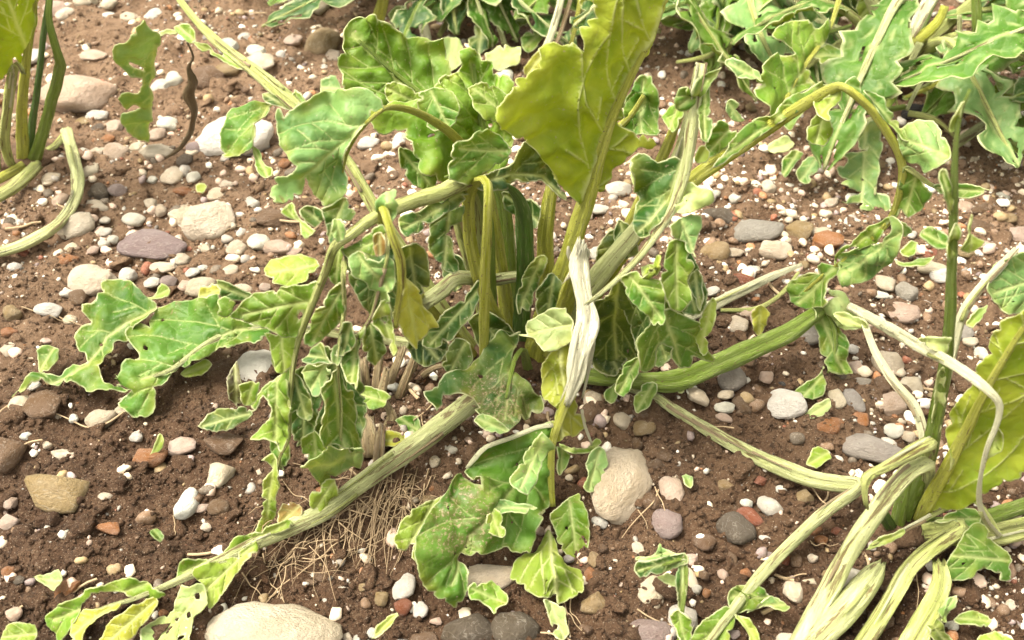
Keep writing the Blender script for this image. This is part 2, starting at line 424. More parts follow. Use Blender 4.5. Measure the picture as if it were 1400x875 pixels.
class Plant:
    def __init__(s, name, base, label, cat='plant', group=None):
        s.root = bpy.data.objects.new(name, None); COL.objects.link(s.root)
        s.base = np.array(base, float); s.root.location = base
        s.root.empty_display_size = .03
        tag(s.root, label, cat, group)
        s.samples = {}
    def stalk(s, pts, tone='g', mat=None, name='leaf_stalk', label=None, ragged=(0, 0), **kw):
        P4 = []
        for px, py, d, w in pts:
            p = pt(px, py, d); dep = depth_of(px, py, d)
            P4.append((*p, .5 * w * dep / FPX))
        mat = mat or {'p': 'stalk_pale', 'P': 'stalk_pale', 'w': 'stalk_torn', 'b': 'dry', 'B': 'dry', 'c': 'stalk_torn'}.get(tone, 'stalk_green')
        rg = tuple(r * .006 for r in ragged)
        o, Q = tube(name, P4, M[mat], tone, s.base, s.root, ragged=rg, **kw)
        if label: o['label'] = label
        s.samples[o.name] = Q
        LQ = np.concatenate([[0], np.cumsum(np.linalg.norm(np.diff(Q, axis=0), axis=1))])
        if tone in 'pPc' and name in ('leaf_stalk', 'stalk', 'broken_stalk') and LQ[-1] > .07:
            rad = np.interp(np.linspace(0, 1, len(Q)), np.linspace(0, 1, len(P4)), [p[3] for p in P4])
            for _ in range(2 + int(LQ[-1] / .12)):
                a = random.uniform(.12, .8) * LQ[-1]; ln = random.uniform(.018, .05); lift = random.uniform(.0, .006); pts = []
                side = random.choice((-1, 1)) * random.uniform(.1, .75)
                for q in np.linspace(0, 1, 6):
                    x = min(a + ln * q, LQ[-1]); P_ = np.array([np.interp(x, LQ, Q[:, k]) for k in range(3)]); r_ = np.interp(x, LQ, rad)
                    P2 = np.array([np.interp(min(x + .003, LQ[-1]), LQ, Q[:, k]) for k in range(3)]); tv = P2 - P_ + 1e-9; tv /= np.linalg.norm(tv)
                    u = CAMV - P_; u -= tv * (u @ tv); u /= np.linalg.norm(u); b = np.cross(tv, u)
                    pts.append((*(P_ + u * (r_ * .62 + lift * q * q) + b * side * r_), max(.0003, .0011 * (1 - .7 * q))))
                po, _q = tube('peeling_strip', pts, M['dry' if random.random() < .4 else 'stalk_torn'], random.choice('cbbP'), s.base, o, sides=6, ribs=1, rough=.2)
        return o
    def blade(s, stalk, outline, c=None, n=None, tone='m', mid=None, under=0, holes=(), wav=.0028, pucker=.0022, name='leaf_blade', label=None, ruf=1., top=False, stains=()):
        poly = poly_parse(outline)
        ns = (n if n is not None else (random.uniform(-.35, .35), random.uniform(-.85, -.3), .75))
        S = []
        if stalk is not None:
            Q = s.samples[stalk.name]
            rel = Q - CAMV
            f = rel @ np.array([0, CP, -SP])
            px = 700 + FPX * rel[:, 0] / f; py = 437.5 - FPX * (rel @ np.array([0, SP, CP])) / f
            lo, hi = poly.min(0) - 6, poly.max(0) + 6
            ok = (px > lo[0]) & (px < hi[0]) & (py > lo[1]) & (py < hi[1])
            idx = np.where(ok)[0]
            if len(idx):
                dd = seg_dist(np.stack([px[idx], py[idx]], 1), poly, np.roll(poly, -1, 0))
                ins = inside(np.stack([px[idx], py[idx]], 1), poly)
                idx = idx[(dd < 9) | ins]
            S = [(px[i], py[i], f[i]) for i in idx[::3]]
            if not S and not c:
                k_ = int(np.argmin((px - poly[:, 0].mean()) ** 2 + (py - poly[:, 1].mean()) ** 2)); S = [(px[k_], py[k_], f[k_])]
        C = [(a, b, float(depth_of(a, b, d))) for a, b, d in (c or [])]
        A = C or S
        if not A: raise ValueError('no depth for blade ' + outline[:30])
        if len(C) >= 3:
            C_ = np.array(C); X = np.c_[np.ones(len(C_)), C_[:, :2] - poly.mean(0)]
            # a pull towards the default orientation keeps nearly collinear sets stable
            nv = np.array(n if n is not None else (0, -.75, .65), float); P0 = CAMV + rays(*poly.mean(0)) * C_[:, 2].mean(); k = nv @ (P0 - CAMV); cx, cy = poly.mean(0)
            v0 = (nv @ rays(cx, cy)) / k; sl = [(nv @ rays(cx + 1, cy)) / k - v0, (nv @ rays(cx, cy + 1)) / k - v0]
            co = np.linalg.lstsq(np.vstack([X, np.diag([0, 14., 14.])[1:]]), np.r_[1 / C_[:, 2], 14 * sl[0], 14 * sl[1]], rcond=None)[0]
        else:
            a0 = A[len(A) // 2]; P0 = CAMV + rays(a0[0], a0[1]) * a0[2]
            nv = np.array(ns, float); k = nv @ (P0 - CAMV)
            def inv(x, y): return (nv @ rays(x, y)) / k
            cx, cy = poly.mean(0); v0 = inv(cx, cy)
            co = np.array([v0, inv(cx + 1, cy) - v0, inv(cx, cy + 1) - v0])
        ctr = poly.mean(0)
        if S:       # a folded stalk crosses the blade twice: keep only the limb the blade grows on
            pd = [1 / (co[0] + (np.array(q[:2]) - ctr) @ co[1:]) for q in S]
            S2_ = [q for q, d_ in zip(S, pd) if abs(q[2] - d_) < .024]
            S = S2_ if (S2_ or C) else S
        RES = np.array(C + S)
        def invd(p):
            b = co[0] + (p - ctr) @ co[1:]
            r = 1 / RES[:, 2] - (co[0] + (RES[:, :2] - ctr) @ co[1:])
            d2 = ((p[:, None] - RES[None, :, :2]) ** 2).sum(-1)
            w = 1 / (d2 + 30.) ** 1.5
            wt = (w * r).sum(1) / w.sum(1)
            dm = np.sqrt(d2.min(1))
            return b + wt * np.exp(-(dm / 90.) ** 2)
        # --- points
        B = resample_closed(poly, 3.2)
        nb = len(B); tn = np.roll(B, -1, 0) - np.roll(B, 1, 0); tn /= np.linalg.norm(tn, axis=1)[:, None] + 1e-9
        nr = np.stack([-tn[:, 1], tn[:, 0]], 1)
        sd = random.random() * 100
        jit = np.array([noise.noise(Vector((i * .75, sd, 0))) * 1.7 + noise.noise(Vector((i * .21, sd, 5))) * 2.2 for i in range(nb)])
        area = abs(np.sum(B[:, 0] * np.roll(B[:, 1], -1) - B[:, 1] * np.roll(B[:, 0], -1))) / 2
        if area > 700:                              # hail nicks in the rim
            sg0 = 1. if inside(B + nr * 1.5, B).mean() > .5 else -1.
            for _ in range(int(1 + area / 2200)):
                k0 = random.randrange(nb); dp = random.uniform(3, 8)
                for q, f_ in ((-1, .35), (0, 1.), (1, .3)): jit[(k0 + q) % nb] += sg0 * dp * f_
        B = B + nr * jit[:, None] * ruf
        if mid is None:
            q = B - B.mean(0); w_, v_ = np.linalg.eigh(q.T @ q); ax = v_[:, 1]; t_ = q @ ax
            mid = [B.mean(0) + ax * t_.min() * .85, B.mean(0), B.mean(0) + ax * t_.max() * .85]
        else: mid = poly_parse(mid) if isinstance(mid, str) else mid
        segs = veins_for(B, mid) if area > 420 else [np.asarray(mid, float)]
        pts = [B]
        for off in (2.0, 5.0):
            for sgn in (1, -1):
                I = B + nr * off * sgn; I = I[inside(I, B)]
                if len(I): pts.append(I[::2] if off > 2 else I)
        for sg in segs:
            dl = np.linalg.norm(np.diff(sg, axis=0), axis=1)
            V_ = catmull(sg, [max(1, int(x / 3)) for x in dl])
            tv = np.gradient(V_, axis=0); tv /= np.linalg.norm(tv, axis=1)[:, None] + 1e-9; nv_ = np.stack([-tv[:, 1], tv[:, 0]], 1)
            pts += [V_, V_ + nv_ * 1.9, V_ - nv_ * 1.9]
        lo, hi = B.min(0), B.max(0)
        gx, gy = np.meshgrid(np.arange(lo[0], hi[0], 4.6), np.arange(lo[1], hi[1], 4.6))
        G = np.stack([gx.ravel(), gy.ravel()], 1) + rng.uniform(-1.2, 1.2, (gx.size, 2)); pts.append(G)
        H = [resample_closed(poly_parse(h), 3.) for h in holes]
        if area > 1500 and not holes and not top:
            for _ in range(int(area / 3500)):
                q = B.mean(0) + rng.uniform(-.6, .6, 2) * (B.max(0) - B.min(0)) / 2; rad = random.uniform(1.2, 3.2)
                hp = np.array([q + rad * random.uniform(.6, 1.5) * np.array([math.cos(a), math.sin(a)]) for a in np.linspace(0, 6.283, 8)[:-1]])
                if inside(hp, B).all() and seg_dist(hp, B, np.roll(B, -1, 0)).min() > 5 and all(np.linalg.norm(hp.mean(0) - h.mean(0)) > 14 for h in H): H.append(hp)
        inner = np.vstack(pts[1:])
        inner = inner[inside(inner, B)]
        inner = inner[seg_dist(inner, B, np.roll(B, -1, 0)) > 1.3]
        for h in H: inner = inner[~inside(inner, h)]
        key = np.round(inner / 1.25).astype(int); _, ui = np.unique(key, axis=0, return_index=True); inner = inner[ui]
        allp = [B] + H + [inner]; edges = []; st = 0
        for lp in [B] + H:
            m_ = len(lp); edges += [(st + i, st + (i + 1) % m_) for i in range(m_)]; st += m_
        vin = [Vector(p) for p in np.vstack(allp)]
        v2, e2, f2, *_ = delaunay_2d_cdt(vin, edges, [], 0, 1e-4)
        p2 = np.array([tuple(v) for v in v2]); tri = np.array([f for f in f2 if len(f) == 3])
        cen = p2[tri].mean(1); keep = inside(cen, B)
        for h in H: keep &= ~inside(cen, h)
        tri = tri[keep]
        used = np.unique(tri); mp_ = -np.ones(len(p2), int); mp_[used] = np.arange(len(used)); tri = mp_[tri]; p2 = p2[used]
        dist = seg_dist(p2, B, np.roll(B, -1, 0))
        for h in H[:len(holes)]: dist = np.minimum(dist, seg_dist(p2, h, np.roll(h, -1, 0)))
        vd = np.full(len(p2), 1e9); wmid = seg_dist(p2, np.array(segs[0][:-1]), np.array(segs[0][1:]))
        for sg in segs: vd = np.minimum(vd, seg_dist(p2, sg[:-1], sg[1:]))
        W = CAMV + rays(p2[:, 0], p2[:, 1]) * (1 / invd(p2))[:, None]
        # --- relief along the surface normal: blisters between veins, waves, ruffled rim
        fn = np.cross(W[tri[:, 1]] - W[tri[:, 0]], W[tri[:, 2]] - W[tri[:, 0]])
        vn = np.zeros_like(W)
        for k in range(3): np.add.at(vn, tri[:, k], fn)
        vn /= np.linalg.norm(vn, axis=1)[:, None] + 1e-12
        toc = np.sign(((CAMV - W) * vn).sum(1).mean()) or 1.; vn *= toc
        if toc < 0: tri = tri[:, ::-1]
        if under: tri = tri[:, ::-1]
        sgn_ = -1. if under else 1.
        kk = [Vector(w) for w in W]
        n1 = np.array([noise.noise(k * 24 + Vector((sd, 0, 0))) for k in kk]); n2 = np.array([noise.noise(k * 95 + Vector((0, sd, 0))) for k in kk])
        n3 = np.array([noise.noise(k * 70 + Vector((sd, sd, 0))) for k in kk])
        size = min(1., math.sqrt(len(B) * 3.2) / 22.)
        hgt = sgn_ * pucker * (1 - np.exp(-(vd / 6.) ** 2)) * (.6 + n2) * 1.2 + wav * n1 * 1.6 + .0012 * n2 + ruf * .0062 * size * n3 * np.exp(-(dist / 11.) ** 2)
        W = W + vn * hgt[:, None]
        V = W - s.base
        o = mesh_obj(name, V, tri, [M['leaf_top'], M['leaf_under']], stalk if stalk is not None else s.root)
        attr(o.data, 'edge', np.clip(1.15 - dist / 1.35, 0, 1)); attr(o.data, 'rim', np.exp(-(dist / 16.) ** 2))
        attr(o.data, 'vein', np.maximum(np.clip(1 - vd / 1.9, 0, 1) * .75, np.clip(1.35 - wmid / 2.6, 0, 1)) * (1. if area > 420 else .45))
        if stains: attr(o.data, 'stain', np.clip(sum(np.exp(-(((p2 - np.array(q[:2])) ** 2).sum(1)) / q[2] ** 2) for q in stains) * 1.3, 0, 1))
        md = o.modifiers.new('thickness', 'SOLIDIFY'); md.thickness = .00055; md.offset = -1; md.material_offset = 1; md.use_even_offset = False
        cc = LEAF[tone]; j = random.uniform(.88, 1.14); g_ = random.uniform(.96, 1.05)
        o.color = (cc[0] * j, cc[1] * j * g_, cc[2] * j, 1)
        if label: o['label'] = label
        return o

def fragment(name, label, outline, c, n=(.05, -.15, 1.), tone='p', group=None, cat='leaf fragment', **kw):
    """a loose piece of leaf: one mesh, a thing of its own"""
    poly = poly_parse(outline); ctr = poly.mean(0)
    base = pt(ctr[0], ctr[1], c[0][2])
    P = Plant('tmp', base, None, None)
    o = P.blade(None, outline, c=c, n=n, tone=tone, name=name, **kw)
    o.parent = None; o.location = base
    bpy.data.objects.remove(P.root, do_unlink=True)
    return tag(o, label, cat, group)

# ================================================================== the ground
def build_ground():
    def axis(lo, hi, step, far):
        mid = np.arange(lo, hi + step / 2, step)
        g = step * np.cumprod(np.full(46, 1.22)); g = np.cumsum(g); g = g[g < far]
        return np.concatenate([lo - g[::-1], mid, hi + g])
    xs = axis(-.80, .80, .0031, 30); ys = axis(-.38, 1.05, .0031, 30)
    X, Y = np.meshgrid(xs, ys); Z = terrain(X, Y)
    ex = np.maximum(np.maximum(np.abs(X) - .80, 0), np.maximum(np.maximum(-.38 - Y, Y - 1.05), 0))
    Z = Z * np.exp(-ex * 3) + .03 * vnoise(X * .7, Y * .7, 9) * (1 - np.exp(-ex * .6))
    nx, ny = len(xs), len(ys)
    V = np.stack([X.ravel(), Y.ravel(), Z.ravel()], 1)
    i = np.arange(nx * ny).reshape(ny, nx)
    F = np.stack([i[:-1, :-1].ravel(), i[:-1, 1:].ravel(), i[1:, 1:].ravel(), i[1:, :-1].ravel()], 1)
    me = bpy.data.meshes.new('ground')
    me.vertices.add(len(V)); me.vertices.foreach_set('co', V.ravel().astype(np.float32))
    me.loops.add(F.size); me.loops.foreach_set('vertex_index', F.ravel().astype(np.int32))
    me.polygons.add(len(F)); me.polygons.foreach_set('loop_start', (np.arange(len(F)) * 4).astype(np.int32))
    me.update(calc_edges=True); me.polygons.foreach_set('use_smooth', np.ones(len(F), bool))
    me.materials.append(M['soil'])
    o = bpy.data.objects.new('ground', me); COL.objects.link(o); tag(o, kind='structure')
    o['label'] = 'brown stony field soil'
    return o
build_ground()

# ================================================================== loose soil and fine gravel (uncountable)
def ico(sub):
    bm = bmesh.new(); bmesh.ops.create_icosphere(bm, subdivisions=sub, radius=1)
    V = np.array([v.co[:] for v in bm.verts]); F = np.array([[v.index for v in f.verts] for f in bm.faces]); bm.free()
    return V, F
def lump_shape(V, seed, rough, cuts):
    r = random.Random(seed); off = Vector((seed * 3.7, 1.3 * seed, 0))
    W = np.array([np.array(v) * (1 + rough * noise.noise(Vector(v) * .9 + off) + rough * .45 * noise.noise(Vector(v) * 2.1 + off)) for v in V])
    W = W * (1 + .10 * rough * np.array([noise.noise(Vector(v) * 5.5 + off) for v in V]))[:, None]
    for k in range(cuts):
        d = np.array([r.gauss(0, 1), r.gauss(0, 1), r.gauss(0, 1)]); d /= np.linalg.norm(d); h = r.uniform(.55, .85)
        e = np.maximum(W @ d - h, 0); W = W - e[:, None] * d * .92
    return W / np.abs(W).max(0)
def scatter_joined(name, mat, pos, siz, sub, variants, rough, cuts, tint=None, sink=.3, flat=(.5, .85), smooth=True):
    V0, F0 = ico(sub); shapes = [lump_shape(V0, 40 + k, rough, cuts) for k in range(variants)]
    VV, FF, TT = [], [], []; n0 = 0
    for k, ((x, y), s) in enumerate(zip(pos, siz)):
        S = shapes[k % variants]; a = rng.uniform(0, 6.28); ca, sa = math.cos(a), math.sin(a)
        sc = np.array([s * rng.uniform(.8, 1.3), s * rng.uniform(.65, 1.), s * rng.uniform(*flat)])
        W = S * sc; tl = rng.uniform(-.35, .35); W = np.stack([W[:, 0], W[:, 1] * math.cos(tl) - W[:, 2] * math.sin(tl), W[:, 1] * math.sin(tl) + W[:, 2] * math.cos(tl)], 1)
        W = np.stack([W[:, 0] * ca - W[:, 1] * sa, W[:, 0] * sa + W[:, 1] * ca, W[:, 2]], 1)
        W += (x, y, 0.)
        VV.append(W); FF.append(F0 + n0); n0 += len(W)
        TT.append(sc[2] * (.6 - sink))
    z = terrain(np.array([p[0] for p in pos]), np.array([p[1] for p in pos]))
    for k in range(len(VV)): VV[k][:, 2] += z[k] + TT[k]
    V = np.vstack(VV); F = np.vstack(FF)
    me = bpy.data.meshes.new(name)
    me.vertices.add(len(V)); me.vertices.foreach_set('co', V.ravel().astype(np.float32))
    me.loops.add(F.size); me.loops.foreach_set('vertex_index', F.ravel().astype(np.int32))
    me.polygons.add(len(F)); me.polygons.foreach_set('loop_start', (np.arange(len(F)) * 3).astype(np.int32))
    me.update(calc_edges=True)
    if smooth: me.polygons.foreach_set('use_smooth', np.ones(len(F), bool))
    if tint is not None:
        a = me.attributes.new('tint', 'FLOAT_COLOR', 'POINT')
        t = np.repeat(np.c_[np.array(tint), np.ones(len(tint))], len(V0), 0)
        a.data.foreach_set('color', t.ravel().astype(np.float32))
    me.materials.append(mat)
    o = bpy.data.objects.new(name, me); COL.objects.link(o)
    return o
def ground_px(n, dens=None):
    """random ground points spread evenly as the photograph sees them, a margin round the frame included"""
    out = []
    while len(out) < n:
        g = pt(rng.uniform(-280, 1680), rng.uniform(-110, 1000), 10); x, y = float(g[0]), float(g[1])
        if dens is not None and rng.uniform() > dens(x, y): continue
        out.append((x, y))
    return out
SCOL = dict(c=(.74, .61, .45), w=(.84, .78, .67), g=(.40, .355, .305), v=(.36, .27, .255), p=(.66, .48, .37), t=(.36, .25, .12), b=(.20, .12, .068), o=(.38, .165, .062), d=(.15, .115, .082), k=(.06, .058, .06), r=(.30, .10, .05))
def pick_col(r, lo=.42, hi=.92):
    k = r.choices('cwgvptbodr', (25, 16, 8, 4, 14, 11, 14, 5, 5, 2))[0]; c = SCOL[k]; j = r.uniform(lo, hi)
    return k, tuple(min(.85, x * j) for x in c)
rr = random.Random(11)
def gd(x, y): return .10 + 1.2 * max(0, float(vnoise(x * 7, y * 7, 21)) + .15) + (.5 if (x > .28 and y < .0) else 0) + (.45 if y > .08 else 0)
gp = ground_px(22000, gd)
gs = np.clip(np.exp(rng.normal(math.log(.0011), .52, len(gp))), .0006, .0036)
tag(scatter_joined('gravel', M['gravel'], gp, gs, 1, 9, .5, 4, [pick_col(rr)[1] for _ in gp]), 'fine mixed gravel scattered over the brown soil', 'gravel', kind='stuff')
gp2 = ground_px(2300, gd)
gs2 = rng.uniform(.0030, .0056, len(gp2))
tag(scatter_joined('small_pebbles', M['gravel'], gp2, gs2, 2, 12, .45, 3, [pick_col(rr, .7, 1.08)[1] for _ in gp2], sink=.35), 'small mixed pebbles half sunk in the brown soil', 'pebbles', kind='stuff')
cp = ground_px(37000)
cs = np.clip(np.exp(rng.normal(math.log(.0010), .5, len(cp))), .0005, .0034)
tag(scatter_joined('soil_crumbs', M['soil'], cp, cs, 1, 9, .75, 2, sink=.25, flat=(.6, .9), smooth=False), 'loose brown soil crumbs on the field', 'soil', kind='stuff')

lp = ground_px(760)
tag(scatter_joined('soil_clods', M['soil'], lp, rng.uniform(.0035, .0095, len(lp)), 3, 10, .9, 3, sink=.45, flat=(.5, .8)), 'rough brown clods of soil on the field', 'soil', kind='stuff')

# ================================================================== stones one by one
STONES = []          # (px, py, w, h, angle, colour, label)
def st(s, *lab):
    for k in s.split(';'):
        f = k.split()
        if f: STONES.append((float(f[0]), float(f[1]), float(f[2]), float(f[3]), float(f[4]) if len(f) > 5 else None, f[-1], lab[0] if lab else None))
st('105 125 98 60 10 p', 'large pink cobble behind the upright stalks of the yellow-leaved beet')
st('325 187 98 62 0 w', 'large whitish stone behind the small hanging square-cut leaf')
st('440 55 46 46 0 t', 'ochre round stone on bare soil behind the pale lobed leaf')
st('212 335 92 36 12 v', 'long smooth mauve-grey pebble, the largest oval on the stony soil')
st('292 301 72 50 -5 c', 'broad flat cream stone beside the long mauve-grey pebble')
st('105 301 50 40 0 c', 'round cream stone beside the curved severed stalk')
st('125 378 66 42 15 c', 'pale flat broken stone above the fallen lobed leaf')
st('83 667 100 60 15 t', 'triangular ochre sandstone lying on bare soil')
st('255 681 31 48 25 w', 'egg-shaped white pebble standing on bare brown soil')
st('302 642 38 42 30 c', 'cream angular stone below a pinkish brown pebble')
st('305 606 54 32 10 b', 'pinkish brown flattish stone next to a small orange one')
st('372 862 182 76 8 c', 'very large smooth cream stone beside the long severed stalk')
st('553 788 30 42 20 w', 'white chalky block at the edge of the dry root fibres')
st('640 853 74 54 0 d', 'large dark grey-brown stone below the drooping torn leaf')
st('705 855 62 54 0 d', 'rounded olive-brown stone beside the large dark grey-brown one')
st('666 786 80 42 -15 c', 'pale veined stone half under the drooping torn leaf')
st('850 652 74 108 20 c', 'large wedge of pale sandstone standing among small pebbles')
st('912 715 42 43 0 v', 'round speckled purple stone below the sandstone wedge')
st('812 821 37 37 0 t', 'round ochre-brown pebble beside the drooping torn leaf')
st('806 784 20 24 0 o', 'small bright orange stone beside the drooping torn leaf')
st('892 808 48 44 0 c', 'round sandy stone under the curled leaf piece')
st('888 862 64 46 0 v', 'rough pinkish grey stone below the round sandy one')
st('933 846 40 42 0 w', 'smooth white pebble behind the curled leaf piece')
st('1000 719 56 54 0 d', 'big grey-brown boulder-like stone next to a red brick-like chip')
st('1025 708 36 22 40 r', 'long brick-red stone leaning on the grey-brown one')
st('1073 553 52 44 15 w', 'bright white wrinkled stone, the whitest on the soil')
st('1132 581 42 28 0 o', 'rusty brown block beside the white wrinkled stone')
st('1195 611 78 36 12 g', 'long light grey stone beside the snapped pale stalks')
st('1037 314 68 30 -12 g', 'smooth blue-grey oval pebble on bare soil')
st('985 296 52 24 10 d', 'brown-grey oval pebble beside the blue-grey one')
st('1062 338 48 25 5 c', 'cream oval pebble beside the blue-grey one')
st('1236 421 46 30 5 p', 'smooth pink pebble between two pale broken stalks')
st('1260 144 46 22 8 k', 'black flat stone in the shade of the tangled beet')
st('1158 797 42 42 0 w', 'white quartz pebble between two snapped pale stalks')
st('997 526 36 36 0 g', 'olive-grey rounded stone under the ridged green stalk')
st('1100 462 66 26 -10 g', 'pale grey smooth stone under the ridged green stalk')
st('352 496 64 50 0 w', 'pale flat stone under the ragged hanging leaves')
st('10 620 40 48 0 b', 'brown rounded stone beside a dry straw')
st('60 557 48 42 0 b', 'brown pitted stone under the tip of the fallen lobed leaf')
st('615 614 20 19 0 w', 'small heart-shaped white pebble on dark soil')
st('1040 -14 190 50 8 d;1210 22 80 36 10 b')
# the rest of the stones that show in the photograph
st('432 8 34 22 c;400 53 26 15 p;312 63 26 20 w;335 50 14 14 w;350 68 26 15 w;385 73 14 12 w;455 76 20 18 c;443 94 14 14 w;355 86 38 26 c;310 92 40 19 8 t;282 100 46 32 b;236 103 26 20 w;218 112 22 20 w;128 75 40 14 p;120 10 30 20 c;80 18 26 20 p;152 26 18 10 w;150 12 20 14 c;213 22 20 16 w;92 28 24 18 c;176 28 20 14 c;205 48 18 12 c;45 75 28 24 w')
st('228 163 26 22 w;214 181 25 18 p;214 209 46 24 8 c;160 206 36 22 p;132 205 20 18 c;142 186 29 16 8 o;113 208 18 16 w;120 232 26 24 20 c;132 153 28 16 w;113 160 23 13 t;134 170 19 16 d;155 166 27 20 p;272 206 30 21 v;293 203 17 18 d;255 222 22 20 d;188 198 22 16 c')
st('237 240 28 24 c;265 243 19 16 w;208 243 14 12 w;70 240 24 16 c;81 270 22 22 p;133 256 31 24 d;160 253 25 18 v;130 277 33 18 5 c;180 293 32 19 w;142 294 14 10 w;250 292 42 34 c;300 267 28 20 c;205 272 19 15 c;219 284 17 16 c;250 260 25 12 o;141 311 20 12 w;153 321 14 12 w;140 328 16 12 w;95 335 19 14 c;125 336 17 12 p;90 350 29 17 o;175 375 22 22 w;224 367 35 16 c;264 374 20 14 w;250 356 22 18 c;278 368 14 10 w;315 373 23 17 c;232 386 22 18 v;210 388 22 18 w;275 396 42 30 c;325 341 25 24 c;280 340 20 14 c;353 332 31 22 w;380 341 37 22 p;345 281 20 20 w;310 255 19 12 c;330 320 14 14 w;365 300 60 26 8 b;400 345 26 18 p')
st('20 363 18 14 w;18 390 21 12 w;25 301 14 10 w;13 302 18 16 d;65 418 38 21 w;95 432 19 14 c;15 425 27 22 t;8 470 21 24 c;10 449 24 14 o;35 488 32 14 c;90 395 19 12 w;108 399 30 28 b;28 550 31 24 c;137 571 42 28 -30 c;38 597 18 14 w;85 620 31 14 c;12 681 24 20 p;10 711 24 22 p;18 836 23 20 p;150 722 32 20 15 o;95 802 24 36 50 o;250 613 35 26 p;205 626 46 26 o;298 686 31 26 b;273 690 24 12 p;300 745 20 18 b;116 718 16 14 p;90 728 12 12 w;65 720 9 9 w;255 395 20 16 p;330 400 30 20 c')
st('575 824 19 24 w;549 818 25 24 r;520 809 19 22 t;507 852 20 19 w;485 866 12 18 w;547 869 19 12 g;438 780 26 10 b;420 789 22 10 b;438 813 16 14 w;580 866 42 32 b;595 840 16 12 p;595 630 14 18 c;585 681 25 18 t;508 678 24 18 b;640 601 11 10 p;590 666 10 10 o;495 792 13 14 t;740 640 16 14 p;737 718 14 14 p')
st('820 712 22 15 w;873 690 13 14 w;890 686 26 26 b;918 669 32 40 p;872 748 14 19 c;812 760 16 26 t;824 747 13 13 b;940 790 22 42 c;800 858 20 18 b;945 765 19 19 p;962 741 31 25 b;1052 695 36 27 30 w;1020 689 17 14 w;1017 641 32 32 g;990 666 22 16 t;955 646 17 13 b;1000 766 13 26 b;988 786 15 17 p;962 788 14 14 b;950 806 17 15 w;965 812 11 14 o;1028 736 8 10 w;1045 738 16 8 w;1027 750 9 14 w;810 549 25 25 c;803 572 29 30 b;850 578 23 26 c;880 591 31 22 t;875 573 25 15 b;908 630 20 16 b;870 612 14 18 b;895 640 26 22 b')
st('950 551 36 24 30 c;990 551 22 15 c;988 567 27 16 w;1010 561 20 28 -40 b;985 581 25 16 p;1045 525 19 17 p;1020 505 24 20 b;1075 530 26 12 k;1225 581 27 21 w;1245 591 17 17 c;1205 400 22 11 w;1240 393 29 28 g;1210 382 36 22 30 c;1215 491 42 40 c;1248 518 32 34 30 c;1212 519 28 26 b;1218 545 40 36 30 p;1165 541 26 38 -30 g;1140 541 32 32 c;1170 498 24 22 p;1145 518 36 16 t;1180 518 23 13 g;1315 497 25 20 w;1320 445 27 25 g;1330 459 24 14 c;1345 475 16 22 w;1190 440 26 20 p;1216 443 18 12 w;1165 475 20 14 w;1178 568 26 26 o')
st('1090 313 38 30 t;1120 315 36 17 c;1130 332 38 26 o;1030 369 17 14 w;1012 384 36 20 r;975 346 42 28 t;1000 345 31 12 c;970 405 23 15 w;1165 301 20 14 w;855 287 30 14 w;845 262 36 22 w;815 291 32 14 w;960 268 34 25 w;1010 293 22 12 o;1003 276 16 12 w;978 268 12 10 w;1020 432 26 18 p;1008 452 24 24 c;1033 440 18 28 p;1165 160 18 14 w;1370 266 20 14 w;1317 278 24 20 p;1345 282 40 19 b;1378 295 32 16 t;1392 320 30 24 p;1275 362 38 20 c;1290 372 36 20 w;1350 340 30 16 p;1322 345 30 16 t;1268 344 24 18 r;1035 8 12 10 w;1020 60 16 14 w;1340 310 36 20 b;1300 300 24 14 c;1378 220 20 16 c')
st('1083 812 26 32 c;1105 800 20 14 c;1200 852 32 28 b;1378 829 23 19 c;1391 812 18 18 c;1098 681 27 26 t;1067 672 15 13 w;1113 728 18 14 o;1120 742 18 14 o;1070 768 16 20 r;1086 768 15 22 b;1075 880 30 30 c;1370 660 24 12 w;1385 678 20 12 p;1365 700 18 14 c;1110 660 20 10 w;690 336 34 30 c;685 320 32 14 o;690 356 28 16 o;793 380 22 20 w;818 352 24 22 w;480 171 28 18 w;505 196 28 18 w;545 196 20 26 w;690 105 24 28 w;480 360 32 20 c;505 348 26 22 c;525 400 24 18 w;510 270 26 16 p;1000 870 22 14 v;1003 845 16 14 c')

LANDMARKS = [(40, 215, 'near the yellow-leaved beet'), (220, 480, 'near the fallen lobed leaf'), (400, 720, 'near the long severed stalk'), (660, 730, 'near the drooping torn leaf'),
             (850, 650, 'near the sandstone wedge'), (1225, 260, 'below the arching leaf'), (1180, 730, 'among the snapped pale stalks'), (1350, 600, 'near the big yellow leaf'), (262, 120, 'near the dangling brown strip'),
             (212, 335, 'near the long mauve-grey pebble'), (1037, 314, 'near the blue-grey oval pebble'), (1073, 552, 'near the white wrinkled stone'), (700, 330, 'behind the tall central stalks'), (450, 60, 'on the bare soil by the ochre stone'), (80, 690, 'near the triangular ochre sandstone'), (1180, 100, 'under the tangled beet')]
CNAME = dict(c='cream', w='whitish', g='grey', v='mauve', p='pinkish', t='ochre', b='brown', o='orange-brown', d='dark grey-brown', k='black', r='brick-red')
V3, F3 = ico(3)
SHAPES = []
for k in range(16):
    ang = k % 4 in (1, 3)
    W = lump_shape(V3, 100 + k, .30 if not ang else .42, 0 if k % 4 == 0 else (4 if k % 4 == 2 else 11))
    me = bpy.data.meshes.new('stone_shape'); me.from_pydata([tuple(v) for v in W], [], [tuple(int(i) for i in f) for f in F3])
    me.polygons.foreach_set('use_smooth', [True] * len(me.polygons)); me.materials.append(M['stone']); SHAPES.append(me)
ROUND = [0, 4, 8, 12, 2, 6]; ANG = [1, 3, 5, 7, 9, 11, 13, 15, 10, 14]
sr = random.Random(5)
PLACED = []
AUTO = {}
